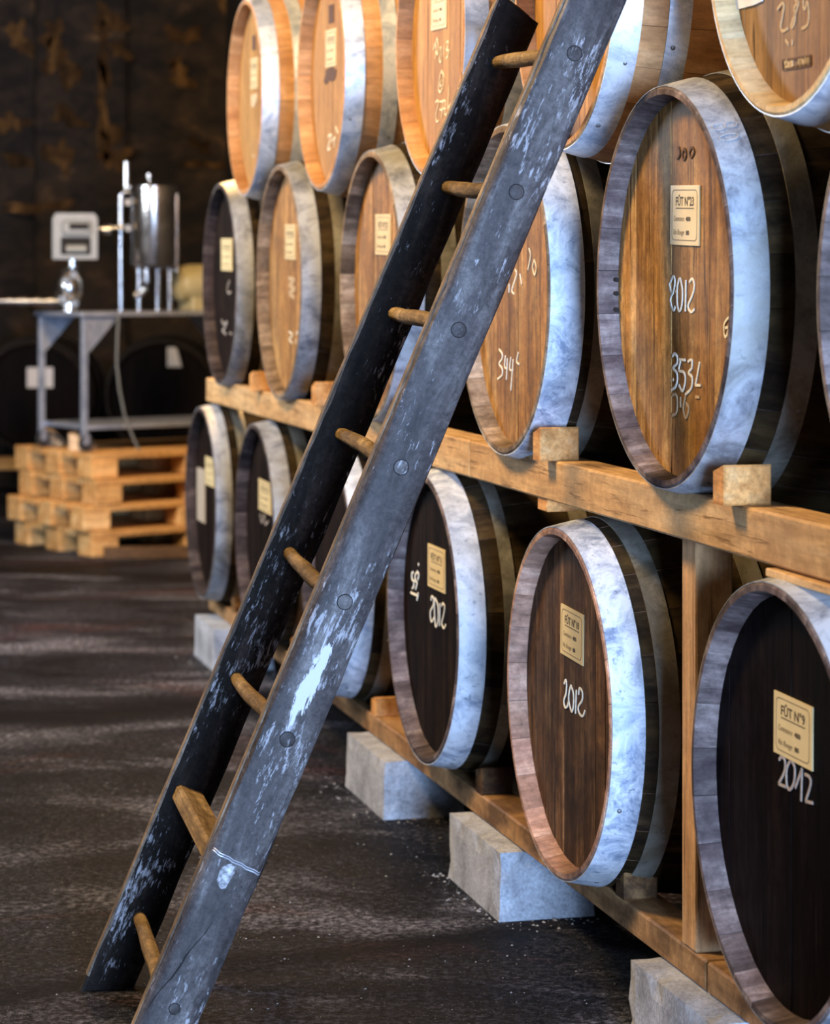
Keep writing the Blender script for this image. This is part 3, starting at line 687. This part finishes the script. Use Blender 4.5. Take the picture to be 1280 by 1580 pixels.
def on_hoop(b, px, py, L, r0, rb):
    best = None
    for i in range(24):
        a = 0.004 + 0.05*i/23; r = prof(a, L, r0, rb)+0.0026
        for j in range(160):
            t = math.pi*(0.5+ j/160.0)                       # upper side that faces the eye
            y, z = r*math.cos(t), r*math.sin(t)
            z = abs(z)
            p = W(b['_s']+y, b['_d']+a, b['_z']+z)
            e = (CX+F*p.x/p.y-px)**2 + (CY-F*(p.z-H)/p.y-py)**2
            if best is None or e < best[0]: best = (e, a, y, z)
    return Vector((best[1], best[2], best[3]+b['_rb']))
for (cx_, cy_, rx, ry) in ((1108, 195, 10, 9), (1128, 194, 9, 8), (1124, 213, 14, 9)):
    c0 = on_hoop(M5, cx_, cy_, 0.92, 0.337, bM_)
    rad = c0 - Vector((c0.x, 0, M5['_rb'])); nrm = rad.normalized(); tv = Vector((0, -nrm.z, nrm.y))
    ring = []
    for k in range(17):
        a = 2*math.pi*k/16
        q = Vector((c0.x, 0, 0)) + Vector((1, 0, 0))*(rx*0.00105*math.cos(a)); ang = ry*0.0024*math.sin(a)
        yy, zz = nrm.y*math.cos(ang)-nrm.z*math.sin(ang), nrm.y*math.sin(ang)+nrm.z*math.cos(ang)
        rr = prof(q.x, 0.92, 0.337, bM_)+0.0024
        ring.append((q.x, yy*rr, zz*rr+M5['_rb']))
    obj('chalk_ring', tube(ring, 0.0012, 5), M['chalk_grey'], M5)
# three small bored holes in the inner rim of the honey-brown barrel
for py in (432, 453, 478):
    a, z = on_plane(951, py, 0.030)
    c = Vector((0.030, a - M5['_s'], z - M5['_z'] + M5['_rb']))
    hl = obj('bore_hole', lathe([(0.0042, -0.003), (0.0042, 0.003)], 8, 'y'), M['hole'], M5, c)

# ---------------------------------------------------------------- rack timber
RZ = (0, 0, TH)
def rack_box(name, Y0, Y1, d0, d1, h0, h1, mat, label, cat, bev=0.004, group=None):
    """a box between two depths along the rack; heights are relative to the eye"""
    s0, s1 = S(Y0), S(Y1)
    o = obj(name, box(0, d1-d0, 0, s1-s0, 0, h1-h0, bev), mat, None, W(s0, d0, H+h0), RZ)
    return tag(o, label, cat, group)
rack_box('timber_beam', 5.53, 8.92, 0.03, 0.11, -0.443, -0.362, M['beam'], 'far pine beam carrying the middle row, its sawn end above the farthest bottom barrel', 'beam')
rack_box('timber_beam', 2.6, 5.525, 0.03, 0.11, -0.443, -0.362, M['beam'], 'near pine beam carrying the middle row, running out at the right edge', 'beam')
rack_box('timber_beam', 4.225, 9.1, 0.07, 0.15, -1.203, -1.150, M['beam_low'], 'stained low beam on concrete blocks under bottom row barrels 10 and 11', 'beam')
rack_box('timber_beam', 2.6, 4.22, 0.07, 0.15, -1.203, -1.150, M['beam_low'], 'low beam under the black-headed barrel at bottom right', 'beam')
rack_box('timber_beam', 2.6, 8.92, 0.80, 0.88, -0.443, -0.362, M['beam'], 'rear pine beam hidden behind, under the tails of middle row', 'beam')
rack_box('timber_beam', 2.6, 9.1, 0.78, 0.86, -1.203, -1.150, M['beam_low'], 'rear low beam hidden behind, under the tails of bottom row', 'beam')
rack_box('timber_post', 4.27, 4.337, 0.07, 0.137, -1.150, -0.443, M['post'], 'square pine post standing between barrels 10 and 9', 'post', 0.003)
for Y, lab in ((4.29, 'near'), (7.33, 'far')):
    rack_box('timber_post', Y, Y+0.07, 0.80, 0.87, -1.150, -0.443, M['post'], lab+' rear post hidden behind the bottom row', 'post', 0.003)
rack_box('wood_spacer', 4.99, 5.05, 0.035, 0.10, -0.468, -0.443, M['wedge'], 'small wood scrap peeking out under the near middle beam', 'spacer', 0.002)

def wedge(Y, d, hb, hgt, wd, ln, mat, label):
    s = S(Y)
    v = [(0,0,0), (wd,0,0), (wd,0,hgt), (0,0,hgt), (0,ln,0), (wd,ln,0), (wd,ln,hgt*0.8), (0,ln,hgt*0.8)]
    # chamfer the thick end a little
    c = 0.003
    v += [(c, -c, c), (wd-c, -c, c), (wd-c, -c, hgt-c), (c, -c, hgt-c)]
    f = [(8,9,10,11), (0,1,9,8), (1,2,10,9), (2,3,11,10), (3,0,8,11), (0,3,7,4), (1,5,6,2), (3,2,6,7), (0,4,5,1), (4,7,6,5)]
    o = obj('chock_block', (v, f), mat, None, W(s, d, H+hb), RZ)
    return tag(o, label.replace('wedge', 'wood chock'), 'chock')
wedge(3.97, 0.0, -0.362, 0.064, 0.080, 0.045, M['wedge'], 'pale sawn wedge on beam chocking the barrel with plate 23')
wedge(4.925, 0.0, -0.362, 0.066, 0.080, 0.045, M['wedge'], 'pale sawn wedge on beam chocking the barrel chalked 344')
wedge(6.06, 0.0, -0.362, 0.064, 0.080, 0.045, M['wedge'], 'wedge chocking middle barrel 25, hidden behind ladder')
wedge(6.98, 0.0, -0.362, 0.068, 0.080, 0.045, M['wedge'], 'orange wedge under the chalk-smudged barrel left of ladder')
wedge(7.90, 0.0, -0.362, 0.062, 0.080, 0.045, M['wedge'], 'far orange wedge under the middle barrel nearest the steel tank')
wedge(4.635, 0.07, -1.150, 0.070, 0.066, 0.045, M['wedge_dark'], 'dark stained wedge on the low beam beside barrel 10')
wedge(5.575, 0.07, -1.150, 0.060, 0.072, 0.045, M['wedge_dark'], 'dark wedge on the low beam right of barrel 11')  # chock in the darker wood tones
wedge(6.565, 0.07, -1.150, 0.052, 0.066, 0.045, M['wedge'], 'orange wedge on low beam seen just right of the near ladder rail')
wedge(7.60, 0.07, -1.150, 0.060, 0.07, 0.045, M['wedge'], 'wedge on the low beam behind the far ladder rail')
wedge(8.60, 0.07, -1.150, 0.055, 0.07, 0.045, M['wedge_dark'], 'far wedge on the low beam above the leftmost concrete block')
# thin shim lying on the nearest bottom barrel
rack_box('wood_shim', 3.45, 3.85, 0.02, 0.075, -0.459, -0.446, M['beam'], 'thin wooden slat lying on top of barrel 9 below the beam', 'slat', 0.002)

def block(Yn, Yf, d0, label, seed):
    r = random.Random(seed); s0, s1 = S(Yn), S(Yf); L = s1-s0; hh = 0.146
    # chipped edges: a gridded block whose edge points are nudged inward
    nx, ny, nz = 5, 9, 4; wx = 0.21
    idx, v, f = {}, [], []
    for i in range(nx+1):
        for j in range(ny+1):
            for k in range(nz+1):
                e = (i in (0, nx)) + (j in (0, ny)) + (k in (0, nz))
                if e == 0: continue
                x, y, z = wx*i/nx, L*j/ny, hh*k/nz
                if e >= 2:
                    m_ = (0.003 + 0.006*r.random()*(r.random() < 0.35)) if k != 0 else 0
                    if i == 0: x += m_
                    if i == nx: x -= m_
                    if j == 0: y += m_
                    if j == ny: y -= m_
                    if k == nz: z -= m_*0.8
                idx[(i,j,k)] = len(v); v.append((x, y, z))
    def q(a, b, c, d_): f.append((idx[a], idx[b], idx[c], idx[d_]))
    for i in range(nx):
        for j in range(ny):
            for k in (0, nz): q((i,j,k), (i+1,j,k), (i+1,j+1,k), (i,j+1,k))
    for i in range(nx):
        for k in range(nz):
            for j in (0, ny): q((i,j,k), (i+1,j,k), (i+1,j,k+1), (i,j,k+1))
    for j in range(ny):
        for k in range(nz):
            for i in (0, nx): q((i,j,k), (i,j+1,k), (i,j+1,k+1), (i,j,k+1))
    o = obj('concrete_block', (v, f), M['block'], None, W(s0, d0, 0), RZ)
    return tag(o, label, 'block')
block(8.60, 9.0, 0.0, 'far concrete block on the floor left of the ladder', 1)
block(6.26, 6.68, 0.016, 'concrete block under the low beam just right of the ladder', 2)
block(5.27, 5.67, 0.020, 'concrete block under the low beam in front of barrel 10', 3)
block(4.06, 4.465, 0.015, 'concrete block cut off by the bottom picture edge', 4)
for Y, lab in ((3.6, 'nearest'), (5.3, 'middle'), (8.4, 'farthest')):
    block(Y, Y+0.4, 0.72, lab+' rear concrete block hidden behind the bottom row', int(Y*10))

# ---------------------------------------------------------------- ladder
er = Vector((-0.223, 1.0, 0.045)).normalized()            # along the rungs, away from the eye
Pf = at(166, 1527, 4.778); Pf.z = 0.0
def solve_top():
    lo, hi = 4.0, 6.0
    for _ in range(50):
        m = (lo+hi)/2
        if (at(806, 2, m) - Pf).dot(er) < 0: lo = m
        else: hi = m
    return at(806, 2, lo)
Pt = solve_top()
el = (Pt - Pf).normalized(); ew = el.cross(er).normalized()  # ew points left in the picture or right
if ew.x < 0: ew = -ew
GA = 0.48                                                  # rail spacing
lad = empty('ladder', (0, 0, 0)); tag(lad, 'old wooden ladder with grey weathered rails leaning on the barrels', 'ladder')
mat3 = Matrix((ew, er, el)).transposed()                    # local x = width, y = rung axis, z = up the rail
lad.matrix_world = Matrix.Translation(Pf) @ mat3.to_4x4()
inv = lad.matrix_world.inverted()
LT = (Pt - Pf).length
def rail(y0, out, wid, z_top, mat_face, wob, name):
    """half-round rail: flat inner face, rounded outer face (out = +1 or -1 along y)"""
    sec = [(-wid/2, 0), (-wid/2, out*0.022), (-wid*0.455, out*0.031), (-wid*0.34, out*0.0365), (-wid*0.12, out*0.038), (wid*0.12, out*0.038), (wid*0.34, out*0.0365), (wid*0.455, out*0.031), (wid/2, out*0.020), (wid/2, 0)]
    sec = [(x + (0.008 if out < 0 else 0), y) for x, y in sec]
    n = 26; V, Fc, m = [], [], len(sec); r = random.Random(wob)
    for i in range(n+1):
        t = i/n
        jx = [r.uniform(-0.0016, 0.0016) for _ in sec]
        for q, (x, y) in enumerate(sec):
            p = Vector((x + jx[q], y0 + y, 0.09 + (z_top-0.09)*max(0, i-1)/(n-1)))
            if i == 0:                                      # cut level with the floor
                wz = (lad.matrix_world @ Vector((p.x, p.y, 0))).z
                p.z = -wz/el.z
            if i == n: p.z -= 0.02*(x/wid+0.5)**2 + 0.006*(abs(x) > wid*0.4)
            V.append(p)
    for i in range(n):
        for q in range(m):
            j = (q+1) % m
            Fc.append((i*m+q, i*m+j, (i+1)*m+j, (i+1)*m+q))
    Fc.append(tuple(range(m))); Fc.append(tuple(n*m+q for q in range(m)))
    return obj(name, (V, Fc), mat_face, lad, smooth=38)
rf = rail(0.0, 1, 0.092, LT, M['rail_far'], 3, 'side_rail')
rn = rail(-GA, -1, 0.102, LT+0.07, M['rail_near'], 5, 'side_rail')
rn['label'] = 'weathered grey near rail with white paint splash'
# worn bare wood along the upper edge of each rail
for y0, out in ((0.0, 1), (-GA, -1)):
    V, Fc = [], []; r = random.Random(8+out); n = 60
    for i in range(n+1):
        z = 0.012 + (LT-0.03)*i/n
        a = 0.0015 + 0.0035*r.random(); y_in = y0 - out*0.0008; y_out = y0+out*(0.017+0.006*r.random()); e0 = -0.046 if out > 0 else -0.043
        V += [(e0+a, y_in, z), (e0-0.0018, y_in, z), (e0-0.0018, y_out, z), (e0+0.001, y_out, z)]
    for i in range(n):
        for q in range(4): Fc.append((4*i+q, 4*i+(q+1) % 4, 4*i+4+(q+1) % 4, 4*i+4+q))
    Fc += [(0,1,2,3), (4*n, 4*n+1, 4*n+2, 4*n+3)]
    e = obj('worn_edge', (V, Fc), M['rail_edge'], rf if out == 1 else rn)
def rail_z(py):
    """how far up the near rail the height py of the picture lies"""
    lo, hi = 0.0, LT
    for _ in range(40):
        m = (lo+hi)/2; p = lad.matrix_world @ Vector((0, -GA-0.038, m))
        y = CY - F*(p.z-H)/p.y
        if y > py: lo = m
        else: hi = m
    return lo
for i, py in enumerate((80, 294, 507, 719, 927, 1139, 1345, 1555)):
    z = rail_z(py); r = random.Random(40+i)
    if i == 6:                                              # a squared replacement batten
        obj('rung', box(-0.030, 0.026, -GA+0.002, 0.012, z-0.017, z+0.017, 0.006), M['rung'], lad, (0, 0, 0), (0, 0, 0))
        continue
    pts, rad = [], []
    for k in range(9):
        t = k/8; y = 0.012 - (GA+0.012-0.004)*t
        pts.append((0.004*math.sin(3*t+i)+r.uniform(-0.001, 0.001), y, z+0.003*math.sin(5*t+i*2)+r.uniform(-0.001, 0.001)))
        rad.append(0.0125 + 0.0022*math.sin(math.pi*t) + r.uniform(-0.0006, 0.0006))
    rg = obj('rung', tube(pts, rad, 10), M['rung'], lad, smooth=50)
    pr = 0.0125 if i < 7 else 0.009
    ring = lathe([(pr+0.0016, -GA-0.030), (pr+0.0016, -GA-0.0384), (pr, -GA-0.0384), (pr, -GA-0.030)], 20, 'y', True)
    obj('peg_joint', ring, M['hole'], rg, (0.006, 0, z))
    obj('peg_end', lathe([(pr, -GA-0.030), (pr, -GA-0.0388), (pr*0.8, -GA-0.0395)], 20, 'y'), M['rail_near'], rg, (0.006, 0, z), smooth=40)
# wire lashing and a mortar lump below the replacement batten
zw = rail_z(1330)
wp = []
for k in range(13):
    x = -0.050 + 0.100*k/12
    y = -GA - 0.0395*max(0.0, 1-(abs(x)/0.0512)**9)**0.5 - 0.0008; x += 0.008
    wp.append((x, y, zw + 0.006 - 0.012*k/12 + 0.001*math.sin(k*2.1)))
obj('wire_lashing', join(tube(wp, 0.0016, 6), tube([(a, b, c+0.004) for a, b, c in wp], 0.0014, 6)), M['wire'], rn, smooth=60)
zl = rail_z(1352)
lump = []
V, Fc = lathe([(0.0005, 0.010), (0.007, 0.0085), (0.0115, 0.004), (0.0135, -0.002)], 12, 'y')
V = [(x*(1.0+0.25*math.sin(5*x*90)), -GA-0.036-y, zl+z*1.9) for x, y, z in V]
obj('repair_plug', (V, Fc), M['mortar'], rn, smooth=60)
# long shrinkage crack near the foot
cr = []
for k in range(9):
    t = k/8; x = 0.008 - 0.046*t + 0.002*math.sin(k*1.7); z_ = rail_z(1420) + (rail_z(1570)-rail_z(1420))*t
    y = -GA - 0.0378*max(0.05, 1-(abs(x-0.008)/0.0515)**9)**0.5 - 0.0004
    cr.append((x, y, z_))
obj('shrinkage_crack', tube(cr, [0.0004+0.0011*math.sin(math.pi*k/8) for k in range(9)], 5), M['hole'], rn)

# ---------------------------------------------------------------- far corner: pallets, trolley, filter
PR = math.atan2(0.59, 0.81)                                # pallets turned in plan
pc = at(140, 860, 12.1); pc.z = 0
LZ = 0.1235
deck_board = make_mesh('deck_board', *box(0, 1.2, 0, 0.135, 0, 0.030, 0.003), M['pallet'])
pal_block = make_mesh('spacer_block', *box(0, 0.145, 0, 0.145, 0, LZ-0.034, 0.004), M['pallet'])
pal_labels = ['top pallet of the stack under the steel trolley', 'second pallet from the top of the stack', 'third pallet from the top of the stack', 'bottom pallet of the stack standing on the floor']
for k in range(4):
    zz = (3-k)*LZ
    off = Vector((0.03*math.sin(k*2.2), 0.03*math.cos(k*1.3), 0))
    p = empty('pallet', pc + Vector((0, 0, zz)) + off, PR); tag(p, 'pine '+pal_labels[k], 'pallet', 'stacked pallets')
    for j in range(5): link('deck_board', deck_board, p, (0, 0.16625*j, LZ-0.032))
    for i in range(3):
        for j in range(3): link('spacer_block', pal_block, p, (0.5275*i, 0.3275*j, 0.001))
ptop = 4*LZ
fl = at(160, 860, 12.0); fl.z = 0
tag(obj('timber_sleeper', box(0, 1.0, 0, 0.08, 0, 0.055, 0.004), M['sleeper'], None, fl, (0, 0, R(8))), 'dark timber lying on the floor before the pallets', 'timber')
def tri_block(px, Y, label):
    c = at(px, 695, Y); 
    v = [(0,0,0), (0.115,0,0), (0.115,0,0.01), (0.035,0,0.075), (0,0,0.085)]
    v = v + [(a, 0.10, b) for a, _, b in v]
    f = [(0,1,2,3,4), (5,6,7,8,9)] + [(i, (i+1) % 5, 5+(i+1) % 5, 5+i) for i in range(5)]
    tag(obj('wood_chock', (v, f), M['offcut'], None, (c.x, c.y, ptop), (0, 0, R(-12))), label, 'chock')
tri_block(61, 12.72, 'left sloping wood chock on the pallet stack by the trolley wheel')
tri_block(106, 12.36, 'right sloping wood chock on the pallet stack by the trolley leg')

tb = at(128, 483, 12.25); tzt = 1.35 - (483-CY)/F*12.25
T = empty('steel_trolley', (tb.x, tb.y, ptop), PR); tag(T, 'stainless steel trolley table on the pallet stack', 'trolley')
tz = tzt - ptop; TWx, TWy = 1.05, 0.47
obj('table_top', box(-0.02, TWx, -0.02, TWy, tz-0.018, tz+0.004, 0.003), M['steel_sheet'], T)
for (x, y) in ((0, 0), (0, TWy-0.03), (TWx-0.03, 0), (TWx-0.03, TWy-0.03)):
    lg = obj('leg', box(x, x+0.028, y, y+0.028, 0.085, tz-0.018, 0.002), M['steel_sheet'], T)
    sx = 1 if x < 0.1 else -1
    xx = x+0.028 if sx > 0 else x
    g = [(xx, y+0.004, tz-0.02), (xx+sx*0.17, y+0.004, tz-0.02), (xx, y+0.004, tz-0.20)]
    v = g + [(a, b+0.006, c) for a, b, c in g]
    obj('gusset', (v, [(0,1,2), (3,4,5), (0,1,4,3), (1,2,5,4), (2,0,3,5)]), M['steel_sheet'], lg)
    cx_, cy_ = x+0.014, y+0.014
    ca = obj('caster', lathe([(0.012, -0.012), (0.036, -0.012), (0.040, -0.006), (0.040, 0.006), (0.036, 0.012), (0.012, 0.012)], 20, 'y'), M['rubber'], T, (cx_+0.01, cy_, 0.041), smooth=40)
    obj('caster_fork', join(box(cx_-0.012, cx_+0.02, cy_-0.02, cy_-0.015, 0.035, 0.085), box(cx_-0.012, cx_+0.02, cy_+0.015, cy_+0.02, 0.035, 0.085), box(cx_-0.012, cx_+0.02, cy_-0.02, cy_+0.02, 0.08, 0.086)), M['steel_sheet'], ca, (-(cx_+0.01), -cy_, -0.041))
obj('lower_shelf', box(0.028, TWx-0.03, 0.0, TWy, 0.105, 0.128, 0.003), M['steel_sheet'], T)

def lathe_at(name, prof_, px, py, Y, mat, parent, n=28, axis='z'):
    c = at(px, py, Y); return obj(name, lathe(prof_, n, axis), mat, parent, c, smooth=35)
YT = 12.55; kp = YT/F
tk = empty('filter_tank', (0, 0, 0)); tag(tk, 'stainless steel filter tank standing on the trolley table', 'tank')
ct = at(237, 412, YT); top_z = at(237, 290, YT).z
rr_ = 37*kp; hh_ = top_z-ct.z
obj('tank_body', lathe([(rr_*0.5, -0.01), (rr_*0.95, 0.0), (rr_, 0.012), (rr_, hh_-0.02), (rr_*1.06, hh_-0.018), (rr_*1.06, hh_-0.004)], 40), M['steel'], tk, ct, smooth=35)
ld = obj('lid', lathe([(rr_*1.05, hh_-0.004), (rr_*1.05, hh_+0.006), (rr_*0.85, hh_+0.02), (rr_*0.3, hh_+0.028), (0.0, hh_+0.03)], 40), M['steel'], tk, ct, smooth=35)
obj('lid_knob', lathe([(0.006, 0), (0.006, 0.02), (0.016, 0.026), (0.016, 0.04), (0.0, 0.046)], 16), M['steel'], ld, (-0.02, -0.02, hh_+0.028), smooth=40)
base_z = tzt+0.004
for px, py0, py1, nm in ((186, 300, 476, 'support_rod'), (273, 300, 420, 'support_rod')):
    a = at(px, py0, YT-0.02); b_ = at(px, py1, YT-0.02)
    if py1 > 470: b_.z = base_z
    obj(nm, tube([a, b_], 0.011, 10), M['steel'], tk, smooth=50)
a = at(186, 303, YT-0.02)
obj('support_arm', tube([a, a+Vector((0.012, 0, 0.02)), at(200, 295, YT-0.02)], 0.010, 10), M['steel'], tk, smooth=50)
a = at(273, 303, YT-0.02); obj('support_arm', tube([a, a+Vector((-0.012, 0, 0.012)), at(262, 295, YT-0.02)], 0.010, 10), M['steel'], tk, smooth=50)
obj('vent_pipe', tube([at(195, 290, YT-0.03), at(195, 250, YT-0.03)], 0.017, 14), M['steel'], tk, smooth=50)
for px in (214, 243, 262):
    a = at(px, 413, YT); b_ = Vector((a.x, a.y, base_z)); obj('tank_foot', tube([a, b_], 0.012, 10), M['steel'], tk, smooth=50)
e1 = at(226, 414, YT-0.08)
obj('drain_elbow', tube([e1, e1+Vector((0, 0, -0.07)), e1+Vector((-0.006, 0, -0.10)), e1+Vector((-0.03, 0, -0.125)), e1+Vector((-0.06, 0, -0.13))], 0.016, 12), M['steel'], tk, smooth=50)
for px, py in ((197, 312), (186, 350), (198, 352)):
    lathe_at('clamp_nut', [(0.009, -0.012), (0.016, -0.012), (0.016, 0.012), (0.009, 0.012)], px, py, YT-0.09, M['steel'], tk, 12, 'y')

YM = 12.45; km = YM/F
mt = empty('flow_meter', (0, 0, 0)); tag(mt, 'grey box flow meter on a chrome pump body beside the tank', 'flow meter')
c = at(115, 400, YM); mw = 34*km
sec = [(-mw, 0), (mw, 0), (mw*1.0, 0.20), (mw*0.86, 0.225), (-mw*0.86, 0.225), (-mw, 0.20)]
v = [(x, -0.07, z) for x, z in sec] + [(x, 0.09, z) for x, z in sec]
f = [tuple(range(6)), tuple(range(6, 12))] + [(i, (i+1) % 6, 6+(i+1) % 6, 6+i) for i in range(6)]
hs = obj('housing', (v, f), M['meter'], mt, c, (0, 0, R(10)))
wnd = obj('counter_window', box(-0.070, 0.076, -0.076, -0.060, 0.022, 0.108, 0.004), M['meter_dark'], mt, c, (0, 0, R(10)))
obj('counter_drum', lathe([(0.020, -0.048), (0.020, 0.05)], 16, 'x'), M['meter'], wnd, (0.004, -0.072, 0.050), smooth=50)
bz = obj('upper_bezel', box(-0.066, 0.080, -0.086, -0.070, 0.118, 0.19, 0.012), M['meter'], mt, c, (0, 0, R(10)))
obj('slot', box(-0.03, 0.065, -0.090, -0.085, 0.145, 0.175, 0.0), M['meter_dark'], bz)
lathe_at('neck', [(0.05, -0.055), (0.03, -0.04), (0.03, 0.0)], 112, 400, YM, M['steel'], mt)
lathe_at('pump_body', [(0.0, -0.10), (0.05, -0.085), (0.072, -0.04), (0.072, 0.02), (0.05, 0.07), (0.03, 0.085)], 106, 440, YM, M['steel'], mt)
lathe_at('pump_foot', [(0.05, base_z - at(106, 440, YM).z), (0.05, -0.09), (0.04, -0.08)], 106, 440, YM, M['steel'], mt)
for px, py in ((114, 424), (103, 434), (97, 462), (116, 468)):
    lathe_at('union_nut', [(0.008, -0.015), (0.019, -0.015), (0.021, 0.0), (0.019, 0.012), (0.008, 0.012)], px, py, YM-0.085, M['steel'], mt, 14, 'y')
a = at(-20, 465, YM); b_ = at(92, 465, YM)
obj('inlet_pipe', tube([a, b_], 0.022, 14), M['steel'], mt, smooth=50)
for px in (15, 30, 38, 58, 78): 
    lathe_at('pipe_flange', [(0.02, -0.008), (0.031, -0.008), (0.031, 0.008), (0.02, 0.008)], px, 465, YM, M['steel'], mt, 18, 'x')
obj('link_pipe', tube([at(148, 353, YM), at(190, 350, YM)], 0.010, 10), M['steel'], mt, smooth=50)
lathe_at('link_union', [(0.01, -0.022), (0.026, -0.018), (0.026, 0.018), (0.01, 0.022)], 165, 354, YM-0.01, M['steel'], mt, 16, 'x')
pm = empty('pump_motor', (0, 0, 0)); tag(pm, 'cream coloured pump motor at right end of the trolley', 'pump')
c = at(302, 438, 12.75)
obj('motor_casing', lathe([(0.0, -0.13), (0.05, -0.125), (0.085, -0.10), (0.098, -0.05), (0.10, 0.12), (0.08, 0.14), (0.0, 0.145)], 28, 'x'), M['cream'], pm, c, (0, 0, PR), smooth=35)
obj('motor_foot', box(-0.06, 0.10, -0.07, 0.07, base_z-c.z, -0.06, 0.006), M['cream'], pm, c, (0, 0, PR))
pts = [at(x, y, 12.2) for x, y in ((183, 488), (181, 520), (180, 560), (184, 600), (192, 640), (204, 672), (214, 694))]
pts = [Vector((p.x, p.y+0.0, max(p.z, ptop+0.006))) for p in pts]
tag(obj('power_cable', tube(pts, 0.006, 8), M['cable'], smooth=60), 'thin grey cable hanging from the trolley table to the pallets', 'cable')

# dark barrels on a low rack along the rear wall
for px, lab, pl in ((52, 'black barrel by the rear wall at left, square pale label', [(42, 567), (82, 567), (82, 598), (42, 598)]), (248, 'black barrel by the rear wall under the trolley table, tall pale label', [(258, 536), (272, 536), (280, 566), (258, 566)])):
    c = at(px, 612, 15.2); zc = c.z
    b = barrel(15.2, zc-H, 0.325, 0.372, 0.0, HO, M['head_black'], M['head_dark'], M['hoop_black'], lab, L=0.85, n=20, origin=(c.x, 15.2, zc-0.372), rz=R(90), parts_full=False)
    if pl:
        yy = 15.2+0.037
        v = []
        for dy in (-0.006, -0.001):
            for (x, y) in pl:
                q = at(x, y, yy); v.append((yy+dy-15.2, -(q.x-c.x), q.z-zc))
        obj('paper_label', (v, [(0,1,2,3), (4,5,6,7), (0,1,5,4), (1,2,6,5), (2,3,7,6), (3,0,4,7)]), M['paper'], b, (0, 0, 0.372))
zb = at(0, 612, 15.2).z - 0.372
tag(obj('timber_beam', box(-3.2, 0.2, 15.28, 15.38, zb-0.075, zb+0.0, 0.004), M['pallet']), 'orange timber beam under the black barrels by the rear wall', 'beam')

# mortar crumbs and grit lying about the block feet and across the floor
cr_ = random.Random(5); V, Fc = [], []
def crumb(x, y, r):
    k = len(V); h = r*cr_.uniform(0.5, 1.0); a0 = cr_.uniform(0, 6.28)
    for q in range(5):
        a = a0 + q*1.2566; rr = r*cr_.uniform(0.7, 1.2); V.append((x+rr*math.cos(a), y+rr*math.sin(a), 0.0002))
    V.append((x+r*cr_.uniform(-0.3, 0.3), y+r*cr_.uniform(-0.3, 0.3), h))
    for q in range(5): Fc.append((k+q, k+(q+1) % 5, k+5))
    Fc.append((k+4, k+3, k+2, k+1, k))
for (Yn, Yf, d0) in ((8.6, 9.0, 0.0), (6.26, 6.68, 0.016), (5.27, 5.67, 0.02), (4.06, 4.465, 0.015)):
    for q in range(110):
        if cr_.random() < 0.6: p = W(S(cr_.uniform(Yn-0.03, Yf+0.05)), d0 - abs(cr_.gauss(0, 0.035)) - 0.004, 0)
        else: p = W(S(Yn) - abs(cr_.gauss(0, 0.04)) - 0.004, d0+cr_.uniform(0, 0.21), 0)
        crumb(p.x, p.y, cr_.choice([0.001, 0.0013, 0.0018, 0.0018, 0.0025, 0.0045]))
for q in range(500):
    crumb(cr_.uniform(-0.9, 0.5), cr_.uniform(4.0, 6.8), cr_.choice([0.0012, 0.0016, 0.0022, 0.003]))
g = obj('mortar_crumbs', (V, Fc), M['crumb']); g['kind'] = 'stuff'; tag(g, 'pale mortar crumbs and grit scattered on the dark floor', 'grit')
